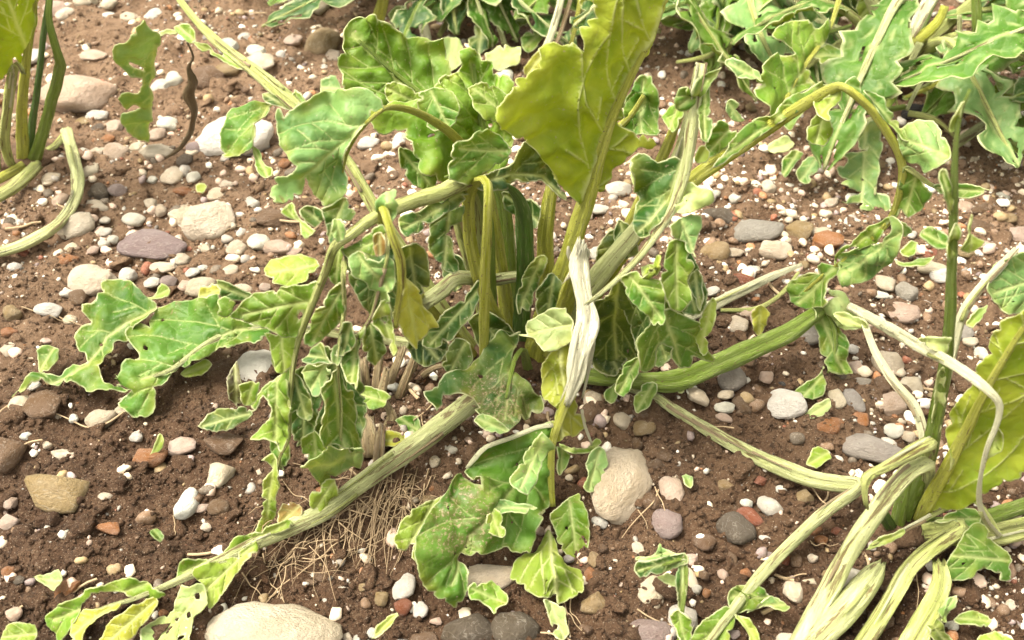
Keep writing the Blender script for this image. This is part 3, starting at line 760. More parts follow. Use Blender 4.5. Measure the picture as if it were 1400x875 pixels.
def add_stone(px, py, w, h, ang, ck, label, hand):
    cj = sr.uniform(.84, 1.1); col = tuple(min(.86, x * cj * q) for x, q in zip(SCOL[ck], (1 + sr.uniform(-.03, .03), 1, 1 - sr.uniform(-.05, .05))))
    g = pt(px, py + h * .12, 10); dep = depth_of(px, py, 10); s = dep / FPX
    a = w * s / 2; el = math.atan2(CAM_H, g[1] - CAM_Y)
    c = min(w, h) * s / 2 * sr.uniform(.72, .95)
    b = max(.55 * a, (h * s / 2 - c * .30 * math.cos(el)) / max(.35, math.sin(el)))
    b = min(b, a * 2.2)
    rounded = ck in 'gvkw' or sr.random() < .5
    me = SHAPES[sr.choice(ROUND if rounded else ANG)]
    big = max(w, h) > 26
    o = bpy.data.objects.new('stone' if big else 'pebble', me); COL.objects.link(o)
    z = float(terrain_low(g[0], g[1]))
    o.scale = (a * 1.1, b * 1.1, c * 1.05)
    o.rotation_euler = (sr.uniform(-.12, .12), sr.uniform(-.12, .12), -R(ang) if ang is not None else sr.uniform(-.35, .35))
    o.location = (g[0], g[1], z + c * sr.uniform(.08, .36))
    o.color = (*col, 1)
    if not label:
        lm = min(LANDMARKS, key=lambda q: (q[0] - px) ** 2 + (q[1] - py) ** 2)[2]
        size = 'large' if max(w, h) > 40 else ('medium' if big else 'small')
        shp = 'long' if w > 1.65 * h else ('rounded' if rounded else 'angular')
        shp = ('pale ' if cj > 1.06 else 'dull ' if cj < .9 else '') + shp
        label = f'{size} {CNAME[ck]} {shp} {"stone" if big else "pebble"} lying {lm}'
        grp = f'{CNAME[ck]} {"stones" if big else "pebbles"} {lm}'
    else: grp = None
    tag(o, label, 'stone' if big else 'pebble', grp)
    if grp: AUTO.setdefault(label, []).append((a * b, o))
    PLACED.append((px, py, max(w, h) / 2))
for s_ in STONES: add_stone(*s_, True)
tries = 0
NP = lambda: sum(o.name.startswith("pebble") for o in COL.objects)
n_peb = NP()
while n_peb < 296 and tries < 9000:
    tries += 1
    px, py = sr.uniform(5, 1395), sr.uniform(8, 868)
    w = sr.uniform(13, 21) * (1 - .25 * (py < 200)); h = w * sr.uniform(.65, .95)
    if any((px - a) ** 2 + (py - b) ** 2 < (r + w * .55) ** 2 for a, b, r in PLACED): continue
    if 560 < px < 900 and 250 < py < 560: continue
    if 90 < px < 360 and 640 < py < 780 and sr.random() < .8: continue
    add_stone(px, py, w, h, None, pick_col(sr)[0], None, False); n_peb += 1

for lb, lst in AUTO.items():                       # look-alikes that size tells apart
    lst.sort(key=lambda q: -q[0])
    if len(lst) == 2 and lst[0][0] > 1.12 * lst[1][0]:
        lst[0][1]['label'] = 'larger of two: ' + lb; lst[1][1]['label'] = 'smaller of two: ' + lb
    elif len(lst) > 2:
        if lst[0][0] > 1.12 * lst[1][0]: lst[0][1]['label'] = 'largest ' + lb
        if lst[-2][0] > 1.12 * lst[-1][0]: lst[-1][1]['label'] = 'smallest ' + lb

# ================================================================== the central beet
HANG = (.05, -.85, .5)
UPF = (.0, -.35, .95)
A = Plant('sugar_beet_plant', (0, .005, 0), 'hail-shredded beet with a tall yellow-green leaf and a torn white stalk', 'plant', 'sugar beets in the row')
def crown(P, r, h):
    V, F = ico(3); W = lump_shape(V, 77, .35, 0) * (r, r * .9, h); W[:, 2] += .2 * h
    mesh_obj('root_crown', W, F, M['soil'], P.root)
crown(A, .030, .014)

# tall yellow-green leaf seen from below
s = A.stalk([(728, 500, .0, 34), (740, 455, .0, 33), (765, 390, .005, 30), (800, 280, .018, 24), (830, 180, .03, 15), (860, 110, .038, 11), (888, 55, .044, 8), (908, 5, .048, 6), (914, -20, .05, 4)], 'y', label='stout yellow-green stalk')
A.blade(s, '787,277 765,248 745,220 730,205 715,197 700,187 690,180 677,165 684,148 690,132 700,122 712,110 725,102 735,90 743,80 740,71 750,68 762,61 772,66 782,60 790,62 798,67 800,45 810,30 815,20 812,-2 822,-22 870,-28 905,-22 913,-5 912,12 903,38 888,72 875,100 868,112 860,140 850,172 865,184 893,190 898,199 891,206 875,203 857,215 842,238 822,262 803,277',
        c=[(785, 277, .014), (680, 165, -.012), (740, 75, .012), (812, 10, .03), (895, 195, .035), (910, -10, .05), (800, 150, .012)], tone='y', under=1, mid='795,272 830,180 860,110 888,55 910,0', wav=.003, pucker=.0048, top=True, label='tall yellow-green leaf blade showing its underside')
# dark stalk with the dark leaf under it
s = A.stalk([(712, 500, .005, 26), (714, 430, .01, 24), (718, 380, .012, 24), (717, 310, .012, 22), (712, 278, .008, 18), (698, 258, .0, 12), (680, 250, -.005, 8)], 'G')
A.blade(s, '640,250 660,240 685,230 700,222 706,205 713,195 735,200 748,220 762,242 781,276 770,270 745,247 715,250 690,256 678,260 655,262', c=[(650, 250, -.01), (713, 198, .02), (778, 274, .01)], tone='D', mid='650,252 700,238 745,240 775,270')
s = A.stalk([(752, 500, .02, 26), (748, 440, .022, 24), (746, 360, .025, 22), (748, 300, .028, 20), (770, 220, .04, 14), (850, 170, .05, 9), (880, 130, .055, 6)], 'y')
A.blade(s, '866,112 874,104 886,100 898,118 902,140 902,165 896,188 880,184 862,180 848,173 852,150 860,128', c=[(875, 140, .06)], tone='m', wav=.006)
# snapped stalk folded over and hanging straight down
s = A.stalk([(690, 500, -.005, 24), (682, 450, -.005, 22), (662, 400, -.006, 20), (645, 340, -.006, 18), (640, 285, -.008, 16), (645, 258, -.012, 15), (656, 246, -.018, 14), (667, 252, -.026, 14), (667, 290, -.034, 14), (664, 350, -.038, 15), (662, 420, -.04, 16), (661, 488, -.042, 13)], 'y', ragged=(0, 1), label='snapped yellow stalk folded over and hanging straight down')
s = A.stalk([(676, 500, .005, 22), (664, 430, .008, 20), (644, 360, .01, 18), (626, 300, .01, 15), (615, 270, .01, 10)], 'P')
# thick pale broken stalk to the left, its leaf hanging down
s6 = A.stalk([(672, 500, .01, 24), (660, 400, .012, 24), (655, 300, .008, 26), (648, 262, .0, 28), (634, 252, -.012, 30), (600, 266, -.03, 30), (545, 284, -.052, 28), (505, 303, -.068, 24), (475, 325, -.078, 20), (458, 338, -.082, 18), (446, 372, -.085, 16), (432, 405, -.085, 15), (416, 445, -.085, 14), (407, 470, -.085, 12), (400, 510, -.09, 11), (397, 555, -.098, 9), (395, 600, -.108, 7), (383, 625, -.112, 6), (378, 660, -.115, 5)], 'P', label='thick pale broken stalk bent over to the side')
A.blade(s6, '440,383 425,388 400,391 370,397 345,402 332,412 322,425 312,431 301,428 304,419 300,410 308,405 322,414 318,432 330,440 360,450 385,455 406,458 413,445 426,418', c=[(430, 400, -.085), (310, 425, -.082), (370, 425, -.085)], tone='l', holes=['406,434 411,426 414,431 409,438'], mid='425,415 380,420 330,432')
A.blade(s6, '363,456 385,452 407,459 405,480 399,500 386,511 376,505 373,490 368,470', tone='L')
A.blade(s6, '399,500 380,515 360,534 350,547 344,556 343,566 352,563 364,551 371,560 366,575 350,594 345,603 360,608 375,618 385,626 395,602 398,560 398,530', tone='l', c=[(347, 560, -.10), (350, 600, -.12), (398, 540, -.095)])
A.blade(s6, '399,511 412,519 421,530 427,546 428,570 421,576 408,570 397,563 398,535', tone='d')
A.blade(s6, '360,628 372,621 383,640 384,660 379,680 378,700 370,716 355,729 348,725 361,700 358,680 362,655 373,640', tone='L', c=[(376, 640, -.113), (368, 690, -.125), (355, 725, 10.6)])
A.blade(s6, '545,300 570,290 600,275 635,258 641,265 622,285 592,300 575,315 555,329 547,322', tone='d', c=[(640, 262, -.012), (550, 322, -.04), (600, 285, -.02)])
A.blade(s6, '468,342 490,329 510,318 526,309 532,328 526,345 510,351 490,346 478,353', tone='m')
# leaves of the thick stalk's tangle
s = A.stalk([(640, 500, .0, 12), (560, 430, -.02, 10), (520, 360, -.05, 8), (524, 315, -.07, 7), (530, 345, -.092, 6), (518, 395, -.094, 6), (506, 437, -.096, 6), (486, 464, -.098, 5), (468, 497, -.1, 4)], 'P')
A.blade(s, '478,352 490,343 505,347 520,358 530,349 538,358 540,385 535,411 525,416 515,400 505,395 498,382 485,375', tone='p', c=[(485, 360, -.09), (538, 390, -.098), (520, 370, -.095)])
A.blade(s, '512,424 525,411 533,425 538,450 543,478 538,486 528,465 518,452 510,446', tone='l', holes=['522,430 527,427 530,436 526,443'])
A.blade(s, '502,446 490,455 478,474 466,495 468,507 478,525 488,536 492,510 490,482 497,465', tone='m')
s = A.stalk([(620, 500, -.01, 14), (540, 430, -.03, 12), (480, 360, -.07, 10), (470, 372, -.094, 9), (471, 420, -.098, 8), (465, 465, -.1, 7), (462, 505, -.104, 6), (467, 560, -.11, 5), (465, 610, -.118, 4)], 'P')
A.blade(s, '415,460 425,450 428,430 440,415 450,400 465,384 472,395 473,420 466,440 455,455 440,465 425,476 417,470', tone='m', c=[(420, 465, -.10), (470, 400, -.097), (440, 430, -.10)])
A.blade(s, '470,440 480,441 489,460 485,476 471,486 463,492 467,465', tone='d')
A.blade(s, '456,474 466,470 468,490 463,501 455,496 452,484', tone='p')
A.blade(s, '415,492 425,480 440,470 446,476 450,490 458,499 440,498 422,496', tone='d')
A.blade(s, '443,530 455,515 462,501 468,510 471,530 481,532 487,541 489,560 487,585 493,604 494,612 470,616 460,606 445,613 440,600 438,575', tone='m', c=[(465, 520, -.106), (466, 605, -.118), (440, 590, -.122), (490, 600, -.108)])
A.blade(s, '442,616 450,610 465,616 480,612 495,609 499,618 495,632 480,641 460,642 451,655 437,659 430,650 420,640 411,632 430,620', tone='p', c=[(466, 612, -.118), (440, 655, 10.8), (495, 625, -.12), (420, 635, -.13)])
A.blade(s, '412,510 420,498 440,498 458,500 456,515 446,530 436,541 428,541 420,526', tone='p', c=[(440, 515, -.095)])
s = A.stalk([(650, 490, .0, 14), (570, 400, -.03, 13), (526, 310, -.065, 13), (524, 286, -.082, 11), (535, 320, -.092, 12), (546, 352, -.094, 13), (549, 386, -.094, 12), (544, 420, -.096, 9), (541, 448, -.098, 6)], 'y', mat='stalk_pale', label='yellow stalk strip with brown bruises')
A.blade(s, '545,446 540,430 547,400 551,378 561,385 575,400 580,420 591,430 591,440 576,455 563,471 555,468 548,456', tone='Y', c=[(550, 410, -.09), (585, 435, -.075), (560, 460, -.085)])
A.blade(s, '513,275 525,265 540,261 543,290 535,306 525,291 515,286', tone='p', c=[(530, 280, -.085)])
A.blade(None, '510,336 513,320 522,316 529,330 526,346 515,351', c=[(518, 333, -.09)], n=HANG, tone='b', label='small brown dried flap')
A.blade(None, '588,300 600,290 620,284 636,280 631,300 616,311 620,340 628,365 622,373 605,366 590,346 586,342', c=[(610, 320, -.02)], n=HANG, tone='d')
A.blade(None, '440,285 455,279 471,270 486,290 480,300 465,300 460,320 452,333 447,320 444,300', c=[(462, 295, -.07)], n=HANG, tone='d')
A.blade(None, '384,293 400,281 410,298 425,310 433,317 420,325 412,320 409,302 395,300', c=[(410, 300, -.06)], n=UPF, tone='l')
A.blade(None, '411,286 425,281 438,285 443,300 432,311 418,301', c=[(428, 295, -.055)], n=HANG, tone='d')
A.blade(None, '455,300 465,298 473,310 472,326 462,331 454,318', c=[(464, 315, -.085)], n=HANG, tone='p')
A.blade(None, '590,446 605,430 625,415 640,400 653,384 653,410 645,430 630,450 615,466 595,476 580,470 582,452', c=[(640, 410, -.02), (590, 465, -.05), (620, 440, -.035)], tone='d')
A.blade(None, '604,500 612,475 625,462 641,470 646,490 636,506 615,511', c=[(626, 487, -.045)], n=HANG, tone='d')
A.blade(None, '490,535 500,529 525,537 536,546 530,556 512,564 500,556 490,546', c=[(512, 547, 11.5)], n=UPF, tone='l')
A.blade(None, '541,576 560,566 570,568 576,590 566,598 554,591', c=[(560, 582, 10.8)], n=UPF, tone='m')
A.blade(None, '519,606 529,590 545,592 562,600 546,609 524,611', c=[(540, 600, 10.8)], n=UPF, tone='Y')
A.blade(None, '272,584 285,568 300,560 320,560 340,555 343,565 335,576 320,586 300,591 284,589', c=[(305, 577, 11.4)], n=UPF, tone='d')
A.blade(None, '327,526 345,521 356,523 351,545 345,556 334,556 328,545', c=[(340, 540, -.10)], n=HANG, tone='l')
A.blade(None, '311,541 309,516 317,500 325,493 329,520 333,546 325,557', c=[(320, 525, 11.2)], n=(.3, -.7, .6), tone='k', wav=.008, label='blackened withered leaf curl')
A.blade(None, '709,432 712,400 720,372 734,350 746,350 737,390 725,428', c=[(725, 390, -.012)], n=(.2, -.9, .3), tone='d', wav=.008)
# short cut-off white stalk crossing between the uprights
A.stalk([(580, 414, -.03, 20), (606, 395, -.02, 22), (626, 380, -.012, 20), (668, 383, .012, 17), (706, 378, .018, 15), (730, 380, .02, 12)], 'p', ragged=(1, 0))
# pale lobed leaf folded over to the left
s = A.stalk([(700, 495, .012, 18), (690, 400, .025, 18), (668, 270, .03, 16), (650, 220, .03, 14), (625, 190, .026, 13), (600, 170, .02, 12), (575, 156, .014, 11), (550, 148, .006, 10), (532, 147, -.002, 10), (520, 152, -.008, 10), (502, 168, -.012, 8), (486, 188, -.016, 7), (474, 212, -.02, 6), (469, 236, -.024, 4)], 'y')
A.blade(s, '501,169 512,160 525,152 522,140 512,131 500,128 470,128 445,128 425,137 400,152 390,153 380,150 376,160 380,180 385,200 395,215 408,225 402,234 396,239 376,245 370,264 372,278 385,280 400,275 412,265 418,244 425,255 432,268 440,275 445,282 458,280 470,268 475,255 472,237 468,221 473,205 486,186',
        c=[(500, 170, -.012), (380, 155, -.012), (385, 275, -.045), (450, 275, -.04), (450, 130, .005), (420, 210, -.03)], tone='p', mid='500,168 470,195 440,215 410,245', pucker=.0028, label='pale lobed blade folded over its stalk')
# crinkled leaves at the back
s = A.stalk([(708, 495, .02, 18), (700, 380, .035, 16), (680, 260, .055, 14), (640, 190, .07, 10), (590, 140, .085, 8), (540, 100, .095, 6), (490, 55, .1, 4)], 'g')
A.blade(s, '463,125 470,105 465,92 461,80 470,70 473,45 480,33 495,20 512,19 520,28 533,36 545,46 553,52 566,50 575,51 585,60 597,56 607,72 604,90 612,105 625,130 600,165 560,180 520,170 495,150', c=[(470, 90, .085), (510, 25, .105), (600, 75, .115), (600, 160, .075), (540, 110, .085)], tone='l', mid='600,160 560,120 520,80 485,45', pucker=.0045, wav=.005)
s = A.stalk([(705, 495, .025, 16), (700, 380, .035, 15), (690, 270, .045, 13), (670, 220, .055, 10), (655, 150, .075, 7), (648, 90, .09, 4)], 'g')
A.blade(s, '500,150 540,140 580,140 600,110 630,95 628,70 640,64 655,70 658,83 672,85 678,98 690,112 700,125 690,150 700,190 690,230 640,245 600,248 578,243 568,225 562,207 550,192 540,178 525,184 511,176', c=[(510, 160, .045), (640, 75, .09), (695, 130, .07), (590, 240, .02), (690, 220, .04), (620, 150, .055)], tone='l', mid='680,225 655,150 645,85', pucker=.005, wav=.006)
A.blade(None, '527,116 540,112 560,119 578,130 583,145 578,153 560,146 535,141 525,130', c=[(555, 132, .06)], n=HANG, tone='l')
A.blade(None, '570,130 590,118 618,125 628,150 615,172 590,178 572,160', c=[(600, 148, .035)], n=(-.3, -.7, .6), tone='m', wav=.008)
A.blade(None, '640,120 662,112 690,122 700,140 690,165 660,170 645,150', c=[(668, 142, .04)], n=(.3, -.6, .7), tone='l', wav=.008)
s = A.stalk([(680, 495, .01, 14), (672, 400, .01, 13), (668, 300, .0, 12), (650, 250, -.014, 10), (625, 240, -.02, 7), (608, 242, -.024, 4)], 'g')
A.blade(s, '611,246 609,215 612,200 625,192 640,190 650,178 665,177 685,185 694,205 690,216 680,226 660,236 650,246 640,251', tone='m', c=[(612, 240, -.022), (660, 182, .0), (690, 210, .0)], mid='690,206 660,206 626,203')
# the long arched stalk out to the left back, with shredded pieces
s = A.stalk([(660, 498, .005, 18), (640, 470, .006, 18), (598, 410, .01, 17), (556, 350, .022, 16), (516, 290, .035, 16), (472, 218, .06, 15), (435, 175, .075, 16), (402, 142, .088, 19), (370, 115, .10, 18), (345, 95, .115, 16), (300, 60, .15, 13), (268, 28, .18, 10), (240, -8, .205, 8), (215, -45, .23, 5)], 'P', label='long arched stalk with a frayed pale streak')
A.blade(s, '237,37 243,32 258,33 267,45 265,58 254,55 242,44', tone='l', c=[(252, 45, .17)])
A.blade(s, '262,57 275,58 287,61 293,71 304,77 312,69 324,82 340,97 328,95 302,84 280,72', tone='l')
A.blade(s, '360,129 375,124 386,132 398,151 381,146 365,141', tone='d')
A.blade(s, '402,124 411,131 417,143 408,148 400,140', tone='l')
A.blade(s, '303,213 304,190 309,160 315,148 330,143 350,142 364,142 373,139 369,155 356,170 350,190 346,205 326,215 312,216', c=[(372, 140, .095), (310, 155, .085), (308, 212, .06), (350, 190, .065)], tone='m', mid='370,141 357,165 350,190 350,208')
A.blade(s, '346,200 355,205 362,225 373,235 373,244 360,244 352,231 347,215', c=[(350, 205, .062), (370, 242, .045)], tone='l')
A.blade(s, '170,50 178,35 193,24 200,30 203,37 212,38 219,47 217,58 213,65 213,90 210,115 206,150 204,175 202,191 190,187 172,175 163,162 165,155 180,150 190,146 182,142 172,147 160,131 163,122 172,120 188,126 193,115 187,105 180,102 172,99 160,90 155,80 158,65 165,58', c=[(215, 50, .215), (165, 60, .20), (205, 120, .225), (175, 165, .225), (200, 185, .235)], tone='p', holes=['176,84 186,86 197,94 197,99 187,95 177,89'], mid='212,60 208,110 203,180', label='long shredded flap hanging by a thread')
A.blade(s, '217,44 228,40 243,41 240,46 228,46 219,50', c=[(230, 44, .20)], tone='q')
A.stalk([(256, 58, .175, 2.5), (264, 78, .178, 3), (258, 92, .18, 5), (264, 112, .183, 10), (259, 130, .186, 14), (265, 150, .19, 10), (263, 170, .195, 7), (257, 188, .2, 7), (242, 206, .205, 6), (226, 216, .21, 3)], 'B', name='dried_strip', rough=.3, label='twisted brown dried strip dangling from the arched stalk')
# fallen lobed leaf to the left
s = A.stalk([(640, 492, .0, 14), (560, 470, 11, 14), (480, 458, 12, 14), (405, 447, 12.6, 14), (360, 449, 12.6, 13), (325, 453, 12.6, 12), (298, 462, 12.6, 10), (268, 480, 12.4, 8), (234, 505, 12.2, 6), (200, 517, 11.8, 4), (160, 527, 11.4, 3)], 'p')
A.blade(s, '220,420 233,415 262,410 285,410 300,407 303,425 313,433 330,442 355,448 372,449 366,468 350,479 335,472 318,479 308,482 300,478 288,488 270,496 250,504 232,507 228,520 217,528 213,545 210,560 198,570 185,570 165,558 163,553 175,540 182,535 163,525 156,520 172,518 175,505 182,495 193,492 190,485 180,472 173,460 178,448 195,440 210,430',
        c=[(300, 462, 12.6), (225, 420, 13), (290, 410, 13.6), (365, 465, 12.4), (200, 565, 10.8), (165, 525, 11.2), (180, 460, 12.2)], tone='m', mid='368,450 325,453 298,462 268,480 234,505 195,520', pucker=.003, label='dark glossy lobed blade sprawling on the stones')
A.blade(s, '217,425 205,410 195,400 185,388 165,381 150,388 142,395 145,403 138,408 135,417 118,427 117,433 125,440 110,447 102,462 105,477 115,482 120,495 112,501 100,498 88,505 85,515 75,515 55,510 42,520 12,540 32,538 48,527 72,527 105,528 118,533 120,537 150,538 182,536 160,527 145,525 140,515 142,505 152,482 155,470 170,462 185,452 200,440',
        c=[(215, 427, 12.8), (150, 392, 12.6), (110, 460, 12.0), (100, 520, 11.2), (20, 537, 10.8), (165, 530, 11.2), (150, 485, 11.8)], tone='m', mid='215,427 175,440 145,460 120,500 90,520 30,535', pucker=.003)
A.blade(s, '50,479 58,472 70,473 81,478 79,492 66,506 53,508 49,492', c=[(65, 490, 11.2)], n=UPF, tone='m')
A.blade(s, '302,402 296,382 310,385 332,398 345,404 330,412 312,408', c=[(318, 398, 13.2)], n=HANG, tone='d')
# right-hand pale stalk folded over, with its leaves
s = A.stalk([(752, 500, .005, 30), (775, 440, .008, 30), (800, 400, .012, 29), (845, 345, .02, 27), (880, 300, .026, 22), (925, 220, .03, 18), (948, 140, .03, 17), (957, 100, .024, 17), (958, 96, .01, 17), (952, 130, -.002, 17), (945, 180, -.014, 17), (936, 235, -.026, 16), (920, 282, -.038, 13), (905, 308, -.046, 11), (872, 354, -.06, 9), (832, 392, -.07, 7), (804, 414, -.076, 4)], 'p', ragged=(0, 1), label='broad pale stalk folded back down, split lengthwise')
A.blade(s, '857,225 870,213 880,211 890,217 900,222 915,217 925,214 934,224 929,250 921,277 906,302 895,317 886,331 880,333 870,320 866,305 870,290 875,272 868,260 867,245 868,237', c=[(862, 225, -.02), (875, 320, -.045), (930, 230, -.025), (870, 270, -.02)], tone='d', mid='930,222 915,265 890,305 875,315')
A.blade(s, '946,250 958,255 972,262 975,272 968,280 950,290 935,293 925,291 918,299 911,311 921,280 934,252', tone='q', c=[(965, 270, -.045), (940, 262, -.03)])
A.blade(s, '913,311 930,298 945,293 956,297 958,310 954,330 953,351 945,345 940,330 930,325 920,321', tone='p', c=[(945, 320, -.05)])
A.blade(s, '962,108 972,130 973,175 966,196 959,192 953,150', tone='m', c=[(966, 150, -.012)])
A.blade(s, '903,158 912,148 925,143 936,150 934,166 920,181 914,173', tone='l', c=[(920, 160, .0)])
A.blade(s, '921,137 924,126 935,122 945,120 965,105 987,91 983,101 968,121 950,141 935,153 925,150', tone='m', c=[(950, 122, -.006), (985, 93, .0), (925, 140, -.01)])
A.blade(s, '868,371 880,350 895,344 905,355 911,370 905,381 890,384 875,380', tone='L', c=[(890, 366, -.075)], n=HANG, wav=.007, holes=['889,370 892,368 893,372 890,373'])
A.blade(s, '850,386 852,375 870,371 880,380 900,384 906,400 909,420 911,435 906,444 895,446 885,432 870,420 858,405', tone='m', c=[(880, 410, -.078), (855, 380, -.066), (905, 440, -.085)])
A.blade(s, '902,392 908,360 915,332 935,329 945,345 951,365 941,385 946,410 930,426 916,421 906,402', tone='l', c=[(925, 375, -.06)], n=HANG)
A.blade(s, '909,420 935,431 955,445 959,470 963,488 945,490 935,500 925,502 915,490 905,470 895,500 885,509 875,506 870,490 872,470 880,450 890,440', tone='m', c=[(920, 430, -.065), (958, 480, -.055), (880, 500, -.085), (905, 460, -.075)], mid='905,425 915,455 925,495')
A.blade(s, '953,442 965,420 975,407 980,415 975,440 968,465 968,481 960,486 950,462', tone='L', c=[(965, 445, -.055)], n=HANG)
A.blade(s, '943,385 955,369 961,380 963,405 957,426 950,405', tone='d', c=[(955, 395, -.05)], n=HANG)
A.blade(s, '803,420 830,394 851,385 862,410 880,440 886,470 870,511 845,532 820,502 800,492 794,460', tone='D', c=[(830, 400, -.05), (880, 480, -.03), (800, 480, -.035)], mid='845,390 840,450 845,520')  # shaded leaf: the shade of the leaves around it is put into tone D
A.blade(s, '876,488 868,520 852,541 839,536 844,515 856,494', tone='m', c=[(858, 515, -.085)], n=HANG)
A.blade(s, '929,502 945,510 951,525 936,536 924,530 919,511', tone='L', c=[(935, 518, 11.6)], n=UPF)
A.blade(s, '867,541 880,525 895,523 898,535 888,556 872,566 867,556', tone='m', c=[(882, 543, 11.6)], n=UPF)
A.blade(s, '825,541 840,525 844,540 839,553 828,549', tone='m', c=[(834, 540, 11.4)], n=UPF)
s = A.stalk([(765, 495, .012, 20), (800, 420, .02, 18), (850, 330, .034, 16), (905, 215, .045, 14), (920, 180, .046, 12), (934, 148, .046, 9)], 'y')
A.blade(s, '815,345 830,318 850,308 868,312 872,330 850,352 826,372 815,362', tone='D', c=[(845, 335, .036)])
# ridged green stalk on the ground to the right, with a limp leaf at its end
s = A.stalk([(760, 505, 10.6, 20), (790, 512, 11.2, 20), (840, 518, 11.5, 22), (885, 521, 11.6, 24), (925, 520, 11.8, 28), (970, 503, 12.4, 28), (1040, 472, 13.2, 27), (1080, 453, 13.6, 24), (1112, 432, 13.8, 20), (1128, 424, 13.6, 12), (1140, 445, 13, 8), (1142, 480, 12, 6), (1132, 510, 11.2, 4)], 'g', label='thick ridged green stalk lying along the ground')
A.blade(s, '1108,422 1120,419 1140,425 1144,440 1155,455 1161,465 1158,490 1161,511 1148,513 1130,506 1125,490 1120,470 1117,450', c=[(1125, 425, 13.9), (1158, 500, 11.0), (1122, 480, 11.8)], tone='m')
A.blade(s, '1133,397 1150,402 1160,418 1180,432 1186,445 1165,451 1145,448 1140,430 1136,415', c=[(1145, 420, 14.2), (1180, 442, 13)], tone='q', n=UPF)
A.blade(s, '1125,501 1126,535 1122,546 1105,548 1085,537 1100,525 1118,515', c=[(1120, 515, 11), (1090, 538, 10.8)], n=UPF, tone='m')
A.blade(s, '1102,563 1120,550 1135,544 1138,555 1125,568 1108,571', c=[(1120, 558, 10.7)], n=UPF, tone='q')
# the arching leaf
s = A.stalk([(745, 498, .015, 22), (800, 420, .025, 22), (860, 332, .035, 22), (910, 280, .042, 22), (960, 236, .048, 22), (1010, 202, .046, 20), (1060, 168, .04, 18), (1110, 136, .03, 15), (1140, 120, .022, 13), (1153, 119, .016, 12), (1172, 132, .012, 13), (1195, 155, .008, 13), (1222, 196, .002, 12), (1234, 228, .0, 11), (1232, 255, .001, 10), (1222, 290, .004, 9), (1208, 312, .006, 8), (1180, 338, .012, 7), (1145, 362, .018, 6), (1112, 388, .024, 5), (1092, 408, .028, 3)], 'y', label='long arching yellow-green stalk bent at its peak')
A.blade(s, '968,236 978,222 990,210 1010,180 1020,170 1040,160 1055,155 1090,125 1110,117 1125,111 1145,114 1150,122 1100,146 1040,187 1000,214', tone='m')
A.blade(s, '1112,141 1132,130 1149,121 1146,138 1136,150 1135,166 1120,160 1114,150', tone='L')
A.blade(s, '1102,191 1105,170 1118,156 1130,160 1139,175 1139,187 1125,198 1108,196', c=[(1120, 178, .022)], tone='L', n=HANG)
A.blade(s, '1152,121 1157,110 1168,105 1176,115 1177,127 1165,126', tone='m')
A.blade(s, '1176,129 1190,126 1205,135 1209,150 1218,158 1226,170 1226,178 1240,176 1246,190 1238,196 1227,191 1214,175 1194,150', tone='m')
A.blade(s, '1227,186 1245,175 1262,168 1280,169 1292,185 1301,205 1298,220 1285,229 1270,233 1260,236 1255,228 1240,222 1231,205', tone='p', c=[(1230, 205, .0), (1295, 205, -.018), (1265, 170, .004), (1265, 200, -.012)], pucker=.001)
A.blade(s, '1236,228 1246,228 1262,245 1278,262 1270,275 1255,290 1240,298 1225,298 1219,290 1228,260', tone='m', c=[(1232, 250, .0), (1275, 262, -.012), (1240, 295, -.008)])
A.stalk([(1234, 226, .0, 7), (1255, 240, -.006, 6), (1280, 256, -.012, 5), (1310, 258, -.016, 3)], 'P', name='side_rib')
A.blade(s, '1277,254 1290,251 1320,251 1353,260 1340,268 1315,271 1295,266 1284,263', tone='m', c=[(1285, 258, -.013), (1350, 261, -.025), (1310, 262, -.018)])
A.blade(s, '1220,298 1235,305 1237,325 1230,345 1215,365 1195,379 1175,386 1155,391 1150,376 1144,350 1165,338 1185,337 1200,335 1212,330 1222,315', tone='p', c=[(1225, 310, -.004), (1155, 385, -.0), (1190, 355, -.012), (1225, 345, -.012)])
A.blade(s, '1140,366 1145,345 1165,330 1190,310 1210,298 1219,297 1211,310 1200,333 1165,338 1150,346', tone='l')
A.blade(s, '1080,399 1085,385 1110,370 1130,360 1146,364 1143,375 1135,385 1133,400 1135,415 1120,421 1100,421 1085,416', tone='m', c=[(1090, 405, .026), (1135, 372, .016), (1120, 415, .004)])
A.blade(s, '1232,302 1243,310 1245,318 1236,325 1230,312', tone='m')
# small leaves right of the pale folded stalk
A.blade(None, '964,207 970,185 980,165 995,168 998,180 1011,178 1000,195 985,209 970,216', c=[(985, 190, .05)], n=HANG, tone='m')
A.blade(None, '991,150 998,135 1010,142 1005,150 1019,165 1005,166', c=[(1003, 152, .06)], n=HANG, tone='p')
A.blade(None, '991,88 1000,83 1020,92 1035,97 1043,115 1025,113 1005,106', c=[(1015, 98, .08)], n=UPF, tone='p')
A.blade(None, '948,215 955,200 964,199 971,210 964,221 953,222', c=[(960, 211, .03)], n=HANG, tone='L')
